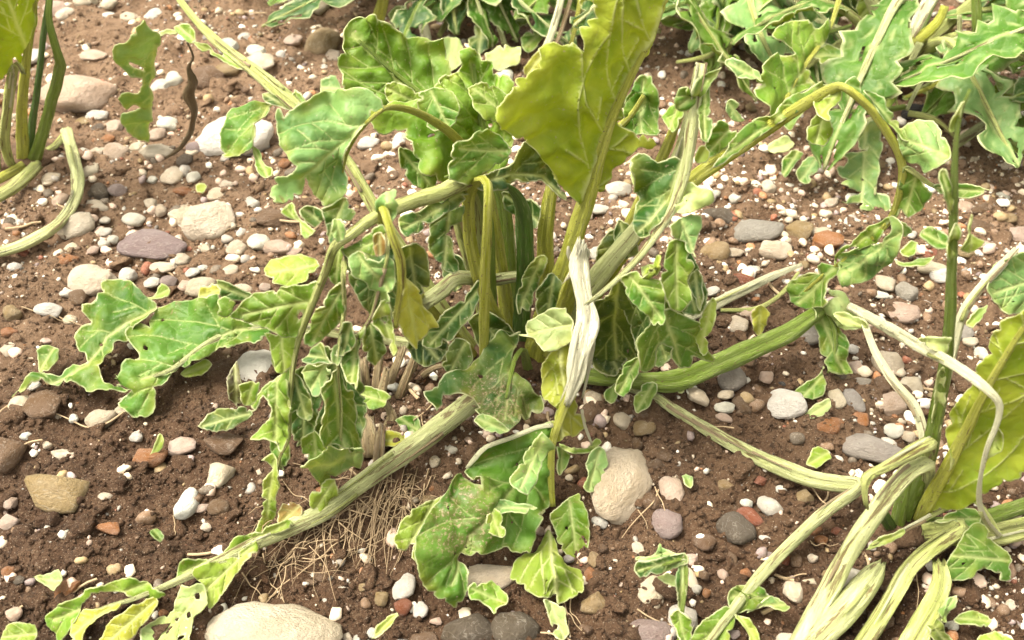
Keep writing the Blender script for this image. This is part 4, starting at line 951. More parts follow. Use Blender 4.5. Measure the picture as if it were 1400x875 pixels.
# kinked stalk on the ground to the right
s = A.stalk([(800, 512, 10.5, 12), (885, 538, 10.8, 13), (925, 562, 10.9, 14), (975, 592, 11, 17), (1030, 622, 11.1, 20), (1100, 652, 11.3, 21), (1150, 662, 11.6, 20), (1172, 664, 12.0, 20), (1165, 674, 12.2, 24), (1130, 697, 11.9, 25), (1075, 748, 11.5, 25), (1040, 785, 11.3, 24), (1015, 815, 11.2, 20), (985, 855, 11, 16), (960, 890, 11, 10)], 'p', label='pale kinked stalk doubling back along the ground')
A.blade(s, '1001,812 1006,801 1015,797 1035,803 1051,815 1049,826 1030,831 1010,836 1000,826', c=[(1025, 815, 12)], tone='m', n=(.3, -.4, .8))
A.blade(s, '990,829 975,840 960,850 945,870 938,888 985,890 1000,862 1006,841', tone='l')
A.blade(s, '1004,840 1020,844 1035,860 1041,882 1030,882 1021,861', tone='L', c=[(1022, 855, 11)], n=UPF)
A.blade(s, '1055,815 1080,830 1070,838 1045,830 1020,838 1038,826', tone='p', c=[(1050, 828, 11.2)], n=UPF)

# torn white stalk in front with its big ragged leaf
A.stalk([(748, 500, .0, 24), (765, 440, -.01, 24), (780, 392, -.024, 22), (788, 366, -.034, 18)], 'y')
A.stalk([(793, 341, -.042, 17), (791, 352, -.042, 24), (792, 375, -.048, 25), (797, 405, -.056, 24), (801, 435, -.063, 27), (797, 465, -.071, 28), (790, 495, -.078, 26), (783, 525, -.084, 20), (776, 550, -.088, 9)], 'w', rough=.30, ribs=3, sides=24, ragged=(2.5, 1), label='torn white stalk split into ragged fibres')
for q in ([(783, 356, -.036, 10), (778, 346, -.036, 7), (777, 340, -.036, 3)], [(799, 356, -.04, 9), (804, 346, -.041, 6), (803, 340, -.042, 3)], [(806, 430, -.06, 8), (811, 460, -.068, 6), (806, 500, -.076, 5), (797, 540, -.082, 3)], [(783, 372, -.044, 9), (776, 380, -.044, 5), (772, 384, -.044, 2)], [(792, 440, -.066, 6), (784, 480, -.078, 5), (779, 515, -.086, 4), (768, 545, -.09, 2)],
          [(796, 560, -.085, 4), (799, 580, -.086, 5), (808, 605, -.088, 3)]):
    A.stalk(q, 'w', name='fibre_tatter', ragged=(0, 1), rough=.3, sides=8)
s = A.stalk([(786, 500, -.076, 14), (780, 530, -.084, 14), (768, 565, -.09, 12), (758, 595, -.098, 11), (754, 620, -.104, 10), (753, 655, -.112, 9), (756, 692, -.12, 7)], 'y')
A.stalk([(756, 582, -.098, 6), (735, 584, -.1, 6), (700, 598, -.102, 6), (665, 611, -.105, 6), (650, 626, -.107, 7), (638, 640, -.109, 4)], 'c', name='folded_rim')
A.stalk([(626, 660, -.115, 4), (610, 677, -.121, 6), (592, 695, -.13, 7), (578, 718, -.142, 6), (568, 742, -.152, 3)], 'c', name='folded_rim')
A.stalk([(745, 698, -.125, 3), (725, 718, -.13, 4), (705, 738, -.136, 3)], 'p', name='side_rib')
A.stalk([(650, 555, 11.8, 3), (610, 560, 11.4, 3)], 'b', name='fibre_tatter', sides=6)
A.blade(s, '709,457 722,440 745,427 775,421 784,440 782,465 768,478 746,481 740,474 730,462 718,460', tone='q', c=[(780, 445, -.062), (712, 457, -.06), (745, 470, -.068)])
A.blade(s, '742,541 740,510 745,490 760,475 776,468 786,500 788,530 792,555 799,575 798,586 790,593 775,596 765,606 752,609 750,590 760,562 748,547', tone='Y', under=1, c=[(780, 500, -.078), (745, 520, -.072), (795, 580, -.085), (755, 605, -.10)])
A.blade(s, '754,578 735,580 720,583 700,595 680,605 660,610 650,625 640,638 632,645 635,651 650,662 656,668 650,673 635,669 626,660 615,672 600,685 588,697 578,712 568,735 563,755 565,768 572,790 585,810 600,820 614,826 625,831 633,821 637,806 637,790 633,772 626,765 640,760 665,757 680,750 690,748 700,755 720,758 726,745 736,720 743,700 749,695 754,690 752,660 753,640 757,615',
        c=[(753, 600, -.10), (640, 640, -.108), (570, 750, -.16), (620, 820, 10.9), (720, 750, 11.2), (752, 690, -.12), (660, 690, -.135)], tone='m', mid='754,610 720,650 680,690 640,730 615,800', pucker=.003, wav=.006, stains=[(640, 700, 34), (610, 730, 30), (655, 725, 22)], label='big ragged drooping blade with a soil-smeared patch')
A.blade(s, '538,736 545,720 560,705 570,699 582,694 602,684 593,706 586,730 581,751 570,766 563,761 566,745 555,751 544,750', tone='L', c=[(600, 688, -.128), (545, 740, -.155), (570, 755, -.16)], wav=.007)
A.blade(s, '739,592 749,605 745,620 735,645 726,670 720,678 710,673 699,666 696,655 710,635 725,610', tone='p', c=[(740, 600, -.106), (705, 660, -.13), (722, 640, -.122)])
A.blade(s, '666,706 675,696 686,705 691,720 690,733 675,731 664,722', tone='L', c=[(678, 715, -.145)], n=UPF)
A.blade(s, '672,690 690,682 715,688 735,695 722,702 700,700 680,704', tone='p', c=[(700, 693, -.138)], n=UPF)
A.blade(s, '752,702 765,690 775,682 790,674 798,690 804,705 806,740 801,760 798,777 790,776 785,770 765,750 760,730 755,716', tone='l', c=[(757, 700, -.122), (800, 740, -.135), (790, 680, -.115)])
A.blade(s, '750,724 735,745 715,758 702,772 699,790 712,803 735,812 755,816 765,811 768,821 780,816 796,811 798,780 785,772 765,755 758,739', tone='L', c=[(752, 730, -.13), (702, 785, 10.8), (790, 810, 10.8), (755, 775, 12)], under=1, mid='752,728 755,770 765,812')
A.blade(s, '764,607 780,612 800,612 815,600 823,605 810,618 785,621 770,616', tone='l', c=[(770, 611, -.10), (820, 604, 11.8)])
A.blade(s, '800,641 805,620 815,611 825,615 830,630 826,650 812,669 800,673 794,665 803,651', tone='p', c=[(813, 640, 11.8)], n=(.5, -.5, .7))
A.blade(s, '760,610 770,612 779,622 776,635 768,649 762,646 759,630', tone='m', c=[(768, 628, -.10)])
A.blade(s, '744,820 755,822 765,828 773,831 774,850 778,866 768,876 757,869 752,850 748,836', tone='q', c=[(760, 845, 10.8)], n=UPF, holes=['757,852 763,854 761,860 756,858'])
A.blade(s, '640,806 650,795 665,797 672,791 682,800 695,814 692,826 680,830 675,839 668,831 655,820 644,821', tone='l', c=[(668, 815, 11)], n=UPF, wav=.007)
# dark soil-spattered leaf in front of the crown
s = A.stalk([(722, 505, -.008, 14), (715, 480, -.03, 10), (705, 490, -.05, 8), (698, 515, -.066, 6), (692, 545, -.078, 4)], 'g')
A.blade(s, '579,541 590,535 610,520 640,497 655,490 665,480 675,470 685,460 700,459 711,457 705,475 700,490 704,505 715,520 722,535 741,550 743,561 720,573 705,580 690,589 670,582 660,572 650,558 655,550 645,540 630,538 615,540 605,545 603,560 598,569 590,560 583,549',
        c=[(705, 465, -.03), (590, 545, -.075), (735, 555, -.075), (690, 580, -.10), (650, 520, -.065)], tone='d', mid='705,470 698,515 690,570', stains=[(680, 545, 30), (655, 530, 20), (700, 560, 22)], label='dark blade spattered with soil')
A.blade(s, '648,576 660,565 680,575 697,588 680,594 664,589', tone='p', c=[(672, 580, -.105)])
# dead stubs of old stalks round the crown
for q in ([(500, 545, 10, 14), (499, 520, 11.2, 13), (497, 492, 12.2, 11)], [(512, 548, 10, 12), (514, 520, 11.4, 11), (519, 488, 12.6, 9)], [(530, 530, 10, 14), (540, 505, 11.2, 12), (549, 478, 12.2, 10)], [(556, 520, 10, 14), (568, 490, 11.4, 12), (578, 462, 12.4, 10)],
          [(505, 625, 10, 22), (505, 595, 10.9, 22), (502, 572, 11.3, 16)], [(530, 585, 10, 16), (535, 570, 10.7, 13), (530, 556, 11, 8)], [(485, 530, 10, 12), (480, 505, 11, 10), (484, 490, 11.6, 8)]):
    A.stalk(q, 'b', name='dead_stalk_stub', ragged=(0, 1), rough=.22)

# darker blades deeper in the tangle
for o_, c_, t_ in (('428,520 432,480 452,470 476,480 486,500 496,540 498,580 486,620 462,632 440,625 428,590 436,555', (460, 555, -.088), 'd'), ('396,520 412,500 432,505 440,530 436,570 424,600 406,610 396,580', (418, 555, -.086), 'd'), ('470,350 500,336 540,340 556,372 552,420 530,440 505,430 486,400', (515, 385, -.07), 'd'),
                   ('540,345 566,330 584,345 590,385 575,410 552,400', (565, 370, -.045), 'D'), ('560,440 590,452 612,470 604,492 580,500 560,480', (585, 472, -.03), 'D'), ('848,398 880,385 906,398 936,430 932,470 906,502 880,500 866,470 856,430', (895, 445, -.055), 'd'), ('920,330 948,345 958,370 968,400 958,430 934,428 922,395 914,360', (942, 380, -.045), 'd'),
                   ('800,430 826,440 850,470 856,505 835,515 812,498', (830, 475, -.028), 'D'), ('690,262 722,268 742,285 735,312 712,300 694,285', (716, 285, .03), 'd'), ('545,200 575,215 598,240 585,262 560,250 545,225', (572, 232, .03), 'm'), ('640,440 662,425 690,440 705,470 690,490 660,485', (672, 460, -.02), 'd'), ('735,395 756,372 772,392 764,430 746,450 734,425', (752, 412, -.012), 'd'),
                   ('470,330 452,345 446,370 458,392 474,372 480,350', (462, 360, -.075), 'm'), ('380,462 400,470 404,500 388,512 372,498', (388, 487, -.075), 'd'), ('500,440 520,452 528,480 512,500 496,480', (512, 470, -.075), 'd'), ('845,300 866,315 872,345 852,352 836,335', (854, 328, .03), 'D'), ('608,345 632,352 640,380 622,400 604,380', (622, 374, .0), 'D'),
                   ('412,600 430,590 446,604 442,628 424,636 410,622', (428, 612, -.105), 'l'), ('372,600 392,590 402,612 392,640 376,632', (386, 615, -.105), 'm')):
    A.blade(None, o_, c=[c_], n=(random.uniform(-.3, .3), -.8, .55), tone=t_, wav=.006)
for q in ([(492, 560, 10, 12), (490, 530, 11.3, 12), (488, 505, 12, 9)], [(520, 560, 10, 13), (522, 535, 11, 12), (528, 508, 12, 9)], [(545, 545, 10, 12), (556, 515, 11.2, 11), (566, 488, 12.2, 8)], [(515, 640, 10.2, 14), (518, 612, 10.9, 14), (522, 585, 11.3, 9)], [(570, 520, 10.2, 8), (590, 505, 11, 7), (612, 498, 11.6, 5)]):
    A.stalk(q, random.choice('bBb'), name='dead_stalk_stub', ragged=(0, 1), rough=.25)

# ================================================================== the beet along the row to the left
gb = pt(40, 215, 10)
Lp = Plant('sugar_beet_plant', (gb[0], gb[1], 0), 'beet with thin upright stalks and a big yellow leaf beside the pink cobble', 'plant', 'sugar beets in the row')
crown(Lp, .024, .008)
s = Lp.stalk([(32, 222, .215, 16), (30, 170, .21, 15), (32, 120, .205, 13), (38, 70, .205, 10), (46, 20, .21, 8), (50, -20, .215, 5)], 'y')
Lp.blade(s, '-60,-40 10,-50 52,-40 58,0 50,28 43,58 36,92 25,86 12,98 3,118 -15,124 -55,110 -80,40', c=[(35, 90, .205), (-60, 60, .16), (50, -20, .215)], tone='y', under=1, mid='38,70 20,30 0,-20')
Lp.stalk([(15, 225, .205, 12), (6, 190, .20, 13), (12, 135, .195, 13), (17, 102, .19, 13), (24, 88, .185, 9), (31, 98, .178, 7)], 'P', ragged=(0, 1))
Lp.stalk([(40, 220, .22, 11), (44, 170, .222, 10), (52, 115, .224, 9), (60, 45, .228, 8), (70, -20, .232, 6)], 'G')
Lp.stalk([(45, 222, .215, 17), (58, 185, .21, 15), (70, 140, .205, 14), (82, 95, .20, 14), (82, 84, .197, 13), (75, 60, .195, 11), (67, 25, .198, 9), (70, -15, .205, 6)], 'g')
Lp.stalk([(32, 226, 10.4, 13), (15, 236, 10.6, 13), (-12, 250, 10.8, 12)], 'y')
Lp.stalk([(-5, 230, .20, 12), (-12, 160, .19, 11), (-25, 60, .18, 8)], 'g')
Lp.stalk([(60, 208, 10.3, 8), (75, 200, 10.6, 9), (90, 182, 10.8, 9)], 'P', ragged=(0, 1))
Cv = Plant('severed_leaf_stalk', tuple(pt(60, 320, 10)), 'curved pale green severed stalk lying beside the round cream stone', 'leaf stalk', 'severed stalks on the soil')
Cv.stalk([(91, 178, 10.9, 14), (98, 205, 10.8, 15), (106, 238, 10.8, 16), (104, 268, 10.8, 16), (85, 300, 10.7, 16), (50, 325, 10.7, 17), (15, 340, 10.7, 17), (-30, 350, 10.7, 17)], 'p', ragged=(1, 1), name='stalk')
Cw = Plant('severed_leaf_stalk', tuple(pt(25, 250, 10)), 'short pale cut stalk lying at the foot of the yellow-leaved beet', 'leaf stalk', 'severed stalks on the soil')
Cw.stalk([(50, 226, 10.9, 15), (30, 246, 10.8, 16), (5, 264, 10.7, 16), (-20, 276, 10.7, 16)], 'P', ragged=(1, 1), name='stalk')

# ================================================================== the beet along the row to the right
gb = pt(1235, 715, 10)
Rp = Plant('sugar_beet_plant', (gb[0], gb[1], 0), 'beet with several snapped pale stalks and a broad yellow leaf', 'plant', 'sugar beets in the row')
crown(Rp, .024, .008)
s = Rp.stalk([(1232, 715, -.125, 22), (1250, 672, -.122, 22), (1268, 628, -.12, 21), (1280, 570, -.118, 19), (1292, 500, -.115, 17), (1298, 440, -.112, 15), (1302, 350, -.108, 13), (1304, 280, -.104, 11), (1306, 210, -.10, 8), (1312, 160, -.096, 6), (1326, 122, -.092, 4)], 'g', label='tall upright green stalk stripped of its leaf')
Rp.blade(s, '1303,300 1296,285 1285,262 1282,240 1290,228 1298,245 1303,270', tone='l', c=[(1292, 262, -.106)], n=HANG)
Rp.blade(s, '1300,180 1300,165 1307,152 1316,140 1313,160 1308,178', tone='L')
Rp.blade(s, '1292,340 1297,318 1303,305 1308,315 1308,340 1303,365 1296,352', tone='l')
Rp.blade(s, '1273,595 1275,560 1280,510 1290,497 1288,540 1282,590', tone='q', c=[(1281, 550, -.117)], n=HANG)
Rp.blade(s, '1258,321 1268,310 1285,315 1300,331 1290,341 1275,336', tone='m', c=[(1280, 326, -.10)], n=UPF)
Rp.blade(s, '1314,336 1325,311 1329,294 1332,300 1328,320 1347,331 1335,346 1320,346', tone='L', c=[(1325, 330, -.11)], n=HANG)
Rp.stalk([(1225, 722, -.128, 20), (1230, 700, -.127, 18), (1238, 665, -.126, 15), (1246, 635, -.125, 12)], 'g', ragged=(0, 1))
Rp.stalk([(1218, 722, -.13, 16), (1208, 705, -.132, 16), (1198, 690, -.136, 12)], 'G', ragged=(0, 1))
Rp.stalk([(1245, 718, -.125, 16), (1262, 684, -.122, 16), (1268, 650, -.124, 17), (1267, 637, -.129, 22), (1263, 635, -.132, 25), (1240, 648, -.14, 25), (1214, 676, -.149, 25), (1200, 696, -.155, 25), (1180, 725, -.16, 26), (1155, 765, -.165, 27), (1128, 815, 11.3, 27), (1090, 888, 11.2, 28), (1075, 920, 11.2, 28)], 'p', label='snapped pale stalk with long brown scars')
Rp.stalk([(1250, 716, -.120, 14), (1268, 665, -.12, 14), (1272, 622, -.121, 15), (1270, 608, -.125, 20), (1266, 607, -.128, 22), (1236, 624, -.138, 20), (1208, 640, -.145, 15), (1190, 649, -.152, 15), (1183, 654, -.155, 14), (1181, 670, -.158, 11), (1184, 690, -.162, 7)], 'P', ragged=(0, 1), rough=.18, label='frayed brownish broken stalk end')
s = Rp.stalk([(1248, 715, -.118, 14), (1262, 660, -.118, 14), (1266, 620, -.118, 14), (1262, 590, -.112, 14), (1250, 556, -.10, 14), (1222, 522, -.085, 13), (1200, 488, -.068, 12), (1190, 465, -.056, 10), (1184, 448, -.05, 10)], 'c', ragged=(0, 1), label='slender bleached stalk leaning away')
Rp.blade(s, '1186,452 1165,448 1148,440 1142,430 1155,428 1172,432 1186,440', tone='q', c=[(1180, 445, -.05), (1150, 435, -.035), (1165, 440, -.045)])
Rp.stalk([(1205, 770, 11.6, 10), (1196, 783, 11.7, 26), (1172, 815, 11.5, 34), (1148, 842, 11.4, 34), (1120, 870, 11.3, 36), (1085, 905, 11.2, 36)], 'p', ragged=(1, 0), name='broken_stalk', label='wide whitish broken stalk with a brown torn end')
Rp.stalk([(1262, 728, 11.2, 22), (1312, 722, 11.8, 26), (1290, 738, 11.9, 30), (1262, 758, 11.8, 30), (1240, 780, 11.6, 28), (1222, 812, 11.5, 27), (1200, 850, 11.4, 28), (1172, 892, 11.3, 30)], 'P', label='greenish broken stalk with dark brown splits')
s = Rp.stalk([(1284, 772, 11.8, 16), (1286, 795, 11.8, 26), (1278, 825, 11.7, 30), (1258, 860, 11.6, 34), (1240, 895, 11.5, 36)], 'P', ragged=(2, 0), rough=.15, name='broken_stalk', label='frayed stalk stump with a brown end and a small dark leaf')
Rp.blade(s, '1264,846 1275,839 1290,855 1306,876 1292,882 1275,871', tone='d', c=[(1282, 860, 12.6)], n=(.3, -.5, .8))
Rp.blade(s, '1283,832 1295,820 1309,814 1306,830 1295,851 1285,847', tone='p', c=[(1296, 832, 12.6)], n=(.4, -.5, .7))
Rp.stalk([(1255, 716, -.125, 18), (1310, 718, 11.2, 20), (1350, 708, 11.6, 20), (1380, 698, 11.8, 21), (1430, 682, 12, 21)], 'g')
Rp.stalk([(1262, 722, 10.9, 20), (1325, 737, 11.3, 28), (1365, 730, 11.6, 30), (1400, 722, 11.8, 30), (1450, 715, 12, 30)], 'P')
s = Rp.stalk([(1258, 712, -.128, 20), (1270, 685, -.13, 20), (1295, 640, -.132, 18), (1320, 590, -.133, 15), (1350, 530, -.133, 11), (1385, 470, -.132, 8), (1415, 425, -.13, 5)], 'y')
Rp.blade(s, '1268,694 1285,668 1298,640 1300,620 1293,598 1295,578 1305,552 1325,536 1331,506 1345,490 1352,470 1358,451 1370,440 1390,430 1412,418 1450,440 1470,520 1450,600 1420,632 1395,648 1370,664 1345,680 1320,692 1295,700', c=[(1275, 690, -.13), (1300, 585, -.125), (1360, 450, -.125), (1440, 450, -.12), (1440, 600, -.14), (1350, 670, -.145)], tone='y', under=1, mid='1275,685 1320,590 1350,530 1410,430', wav=.0025, pucker=.0012, top=True, label='broad yellow leaf blade with a toothed rim')
s = Rp.stalk([(1160, 418, -.02, 10), (1182, 430, -.028, 13), (1220, 452, -.075, 15), (1262, 476, -.112, 15), (1300, 496, -.138, 14), (1335, 520, -.152, 13), (1358, 540, -.158, 11), (1367, 556, -.16, 10), (1362, 582, -.163, 8), (1350, 612, -.166, 7), (1341, 650, -.168, 6), (1339, 685, -.168, 7), (1348, 712, -.166, 8), (1366, 732, 11.8, 8)], 'c', label='long bleached stalk bent over the yellow leaf')
Rp.blade(s, '1253,463 1275,461 1300,461 1296,475 1289,482 1275,472', tone='q', c=[(1280, 468, -.122)], n=HANG)
Rp.blade(s, '1345,632 1352,605 1362,585 1372,600 1368,615 1355,622', tone='L', c=[(1358, 610, -.162)], n=HANG)
s = Rp.stalk([(1368, 735, 11.8, 8), (1340, 690, 12.6, 7), (1322, 686, 12.6, 6), (1290, 697, 12.4, 6), (1255, 715, 12.2, 6), (1225, 730, 12, 5), (1190, 746, 11.7, 3)], 'P')
Rp.blade(s, '1182,753 1195,740 1215,730 1234,725 1231,736 1206,746', tone='l')
Rp.blade(s, '1274,713 1300,700 1330,694 1341,705 1335,726 1325,723 1315,715 1300,712', tone='m')
Rp.blade(s, '1330,715 1345,718 1355,735 1375,755 1384,765 1380,776 1386,790 1370,794 1350,778 1335,780 1325,790 1310,796 1290,791 1289,780 1300,755 1318,727', c=[(1335, 720, 12.4), (1300, 785, 11.4), (1378, 785, 11.2)], tone='m', label='blunt green leaf piece with a bitten lower edge')
s = Rp.stalk([(1255, 708, -.115, 10), (1285, 560, -.10, 10), (1305, 470, -.085, 11), (1318, 425, -.078, 12), (1342, 392, -.07, 12), (1370, 362, -.06, 12), (1390, 340, -.055, 8)], 'c')
Rp.blade(s, '1345,396 1355,370 1370,355 1400,343 1440,345 1445,420 1400,426 1376,431 1360,416', tone='p', c=[(1365, 370, -.062), (1430, 350, -.05), (1390, 420, -.075)])
Rp.blade(s, '1322,440 1335,425 1350,418 1342,436 1330,446', tone='l', c=[(1338, 430, -.08)], n=UPF)

# ================================================================== severed stalks and loose leaf pieces
Sv = Plant('severed_leaf_stalk', tuple(pt(480, 672, 10)), 'long pale severed stalk with a ragged leaf end, lying over dry root fibres', 'leaf stalk', 'severed stalks on the soil')
s = Sv.stalk([(652, 545, 11.6, 27), (640, 553, 11.6, 29), (600, 584, 11.4, 29), (545, 624, 11.2, 28), (485, 668, 11.1, 25), (440, 700, 11, 24), (395, 722, 11, 23), (340, 748, 11.2, 19), (300, 768, 11.4, 16), (265, 784, 11.4, 12), (225, 802, 11.2, 9), (185, 818, 11, 7), (140, 832, 10.9, 5), (105, 850, 10.8, 4)], 'p', ragged=(1.5, 0), name='stalk')
Sv.stalk([(575, 605, 11.3, 8), (560, 625, 10.9, 6), (530, 630, 10.9, 5), (505, 645, 11, 4)], 'b', name='peeling_fibre')
Sv.blade(s, '263,783 290,770 320,760 346,745 350,757 335,771 320,791 305,811 295,826 285,833 282,820 279,801 268,792', tone='L', c=[(340, 752, 11.3), (288, 828, 10.8), (275, 785, 11.5)])
Sv.blade(s, '239,791 244,772 255,765 285,765 308,752 318,736 335,732 352,727 390,712 400,722 345,742 300,769 265,784', tone='l')
Sv.blade(s, '250,800 262,805 280,800 286,826 278,836 265,846 262,861 258,882 220,888 195,878 193,862 215,842 235,835 242,815', tone='q', c=[(250, 835, 10.7)], n=UPF, holes=['254,838 260,836 261,843 255,845', '237,846 243,843 240,849', '246,870 254,868 250,876 244,876', '268,814 274,812 275,820 269,820'])
Sv.blade(s, '226,813 205,800 178,790 150,797 120,805 108,815 80,828 60,843 62,856 74,868 80,882 89,871 100,855 109,840 111,825 140,808 170,812 200,821', tone='l', c=[(220, 808, 11.3), (70, 850, 10.8), (150, 803, 11.6)])
Sv.blade(s, '95,877 100,850 115,835 140,832 166,824 161,836 135,846 120,861 113,882', tone='Y', c=[(120, 848, 10.9)], n=UPF)
Sv.blade(s, '139,884 145,860 160,845 180,835 205,820 216,814 216,830 205,848 190,861 180,876 170,888', tone='Y', c=[(178, 850, 10.7)], n=UPF)
Sv.blade(s, '424,687 426,672 437,664 446,657 458,655 461,672 452,690 435,700', tone='L', c=[(445, 678, 12)], n=HANG)
S2 = Plant('severed_leaf_stalk', tuple(pt(1010, 400, 10)), 'straight bleached severed stalk with a thin split, lying behind the ridged green stalk', 'leaf stalk', 'severed stalks on the soil')
S2.stalk([(932, 437, 11, 17), (960, 424, 11, 16), (1010, 400, 11, 14), (1055, 378, 11, 11), (1096, 362, 11, 5)], 'c', ragged=(1, 0), name='stalk')
S2.stalk([(1092, 372, 10.9, 4), (1075, 395, 10.9, 6), (1055, 412, 10.8, 6), (1030, 423, 10.8, 7), (985, 424, 10.8, 6)], 'P', name='split_strip')
S2.blade(None, '1027,421 1040,417 1052,428 1049,445 1040,461 1030,450', c=[(1040, 437, 11.2)], n=HANG, tone='Y')
Cl = Plant('curled_leaf_piece', tuple(pt(935, 830, 10)), 'curled dark green leaf piece on a thin stalk above the round sandy stone', 'leaf')
s = Cl.stalk([(928, 885, 10.6, 6), (930, 855, 11.4, 6), (934, 825, 12.4, 6), (938, 795, 13.2, 6), (936, 766, 13.8, 6), (915, 770, 13.9, 5), (880, 780, 13.7, 3)], 'g', name='stalk')
Cl.blade(s, '867,779 870,768 890,765 915,760 936,757 939,768 920,777 895,785 875,789', tone='d', c=[(900, 774, 13.8), (872, 776, 13.6), (930, 764, 13.8)])
Cl.blade(s, '869,766 872,760 885,762 895,757 903,744 912,750 925,757 936,756 915,763 890,769', tone='p', c=[(900, 762, 13.4)], n=UPF)
Cl.blade(s, '924,786 930,765 938,764 940,790 936,830 928,833 926,806', tone='d')
Cl.blade(s, '914,841 925,832 946,845 946,860 941,882 930,888 924,861', tone='l', c=[(934, 858, 11.4)], n=HANG)
Cl.blade(s, '900,788 915,782 928,790 926,800 912,797', tone='q', c=[(914, 790, 13)], n=UPF)

LP = 'loose leaf pieces on the soil'
def frag(label, o, z, tone, **kw): fragment('leaf_fragment', label, o, [(*poly_parse(o).mean(0), 10 + z)], tone=tone, group=LP, **kw)
frag('pale triangular leaf scrap beside an orange-brown chip', '46,790 60,786 82,780 87,795 75,810 65,802', .9, 'q')
frag('pale leaf scrap with torn edges beyond the ragged leaf end', '3,880 12,860 25,853 50,858 53,872 45,886', .8, 'L')
frag('tiny glossy green leaf scrap on bare soil', '207,727 215,725 226,735 221,744 210,735', .9, 'm')
frag('small curled green blade beside an orange stone', '204,624 212,606 219,592 224,600 222,612 212,622', .9, 'L', n=(.3, -.5, .7))
frag('narrow pale green sprout lying among white pebbles', '508,875 515,858 530,845 543,838 545,842 535,855 520,868', .8, 'L')
frag('rounded light green leaf scrap beside the long grey stone', '1103,635 1108,617 1120,612 1133,616 1137,628 1128,634 1116,640', .9, 'L')
frag('small leaf scrap with two lobes near the sandstone wedge', '932,650 938,646 948,654 944,666 936,662', .9, 'p')
frag('green oval leaf scrap below the arching leaf', '1228,346 1243,330 1256,330 1251,345 1240,353', 1., 'l')
frag('flat narrow leaf scrap below the arching leaf', '1218,354 1240,359 1274,355 1262,366 1240,367', .9, 'm')
frag('yellowish leaf scrap half over a cream stone', '272,408 275,396 290,390 306,392 302,404 285,408', 2.2, 'Y')
frag('pale yellow leaf heap behind the bent pale stalk', '362,370 366,358 385,352 412,350 430,356 438,370 425,382 395,390 372,388', 1.6, 'L', wav=.007)
frag('light yellow-green scrap above the fallen lobed leaf', '200,408 212,402 222,392 232,396 230,408 216,411', 1.2, 'L')
frag('pale green scrap below the fallen lobed leaf', '248,515 262,505 280,492 290,500 278,512 258,520', 1.1, 'L')
frag('crumpled green scrap at the foot of the snapped stalks', '1301,850 1315,840 1330,838 1352,850 1345,861 1325,859 1310,856', 1.2, 'm', wav=.007)
frag('pale frilled scrap at the foot of the snapped stalks', '1333,884 1340,868 1362,865 1392,880 1390,895 1345,895', 1., 'L')
frag('tiny light green scrap among small cream pebbles', '267,252 275,249 282,252 276,262 269,260', .9, 'L')
frag('green leaf scrap standing beside the drooping leaf tips', '862,240 868,236 872,246 866,252', 1., 'p')
frag('brown crumpled dead leaf beside the long severed stalk', '378,708 382,692 395,682 410,688 412,700 400,712 388,716', 1.6, 'b', wav=.01)

# dry root fibres pulled out of the soil: a mat nobody could count
def fibres():
    V, F = [], []; r = random.Random(3)
    def strand(P, rad):
        Q = catmull(P, 5); n = len(Q); k0 = len(V)
        T = np.gradient(Q, axis=0); T /= np.linalg.norm(T, axis=1)[:, None] + 1e-9
        for i in range(n):
            u = np.cross(T[i], (0.1, 0.2, 1)); u /= np.linalg.norm(u) + 1e-9; b = np.cross(T[i], u); q = rad * (1 - .7 * i / n)
            for k in range(4):
                a = k * math.pi / 2; V.append(Q[i] + q * (u * math.cos(a) + b * math.sin(a)))
        for i in range(n - 1):
            for k in range(4): F.append((k0 + i * 4 + k, k0 + i * 4 + (k + 1) % 4, k0 + i * 4 + 4 + (k + 1) % 4, k0 + i * 4 + 4 + k))
    def lay(x, y, ang, ln, rad, wob):
        P = []
        for k in range(5):
            g = pt(x, y, 10.2); P.append((g[0], g[1], float(terrain(g[0], g[1])) + .0015 + r.uniform(0, .004)))
            ang += r.gauss(0, wob); x += math.cos(ang) * ln / 4; y += math.sin(ang) * ln / 4
        strand(P, rad)
    for k in range(150):
        t = r.random(); x = 560 - 190 * t + r.gauss(0, 28); y = 655 + 95 * t + r.gauss(0, 20)
        lay(x, y, R(r.choice((125, 110, 150, 165, 20, 100)) + r.gauss(0, 14)), r.uniform(25, 85), r.uniform(.00018, .0005), .22)
    for k in range(26):
        lay(548 + r.gauss(0, 18), 650 + r.gauss(0, 10), R(112 + r.gauss(0, 9)), r.uniform(90, 150), r.uniform(.00025, .0005), .14)
    for x, y, a, l, w in ((895, 668, 60, 60, .0005), (900, 672, 120, 80, .0006), (872, 700, 60, 30, .0004), (770, 815, 75, 60, .0005), (780, 820, 95, 50, .0004), (775, 835, 60, 40, .0004), (1060, 640, 30, 110, .0009), (1000, 600, 172, 60, .0005), (1100, 790, 165, 40, .0005), (1105, 745, 60, 40, .0004),
                          (1250, 790, 95, 60, .0004), (30, 420, 10, 70, .0005), (70, 420, 30, 60, .0005), (640, 505, 152, 110, .0011), (170, 565, 150, 110, .0010), (60, 605, 172, 70, .0008), (235, 700, 95, 30, .0004), (290, 200, -12, 50, .0006), (330, 780, 40, 40, .0005), (695, 425, 30, 45, .0004), (1190, 640, 150, 30, .0005)):
        lay(x, y, R(a), l, w, .25)
    o = mesh_obj('dry_root_fibres', V, F, M['fibre'])
    tag(o, 'mat of thin tan dry root fibres beside the long severed stalk', 'roots', kind='stuff')
fibres()
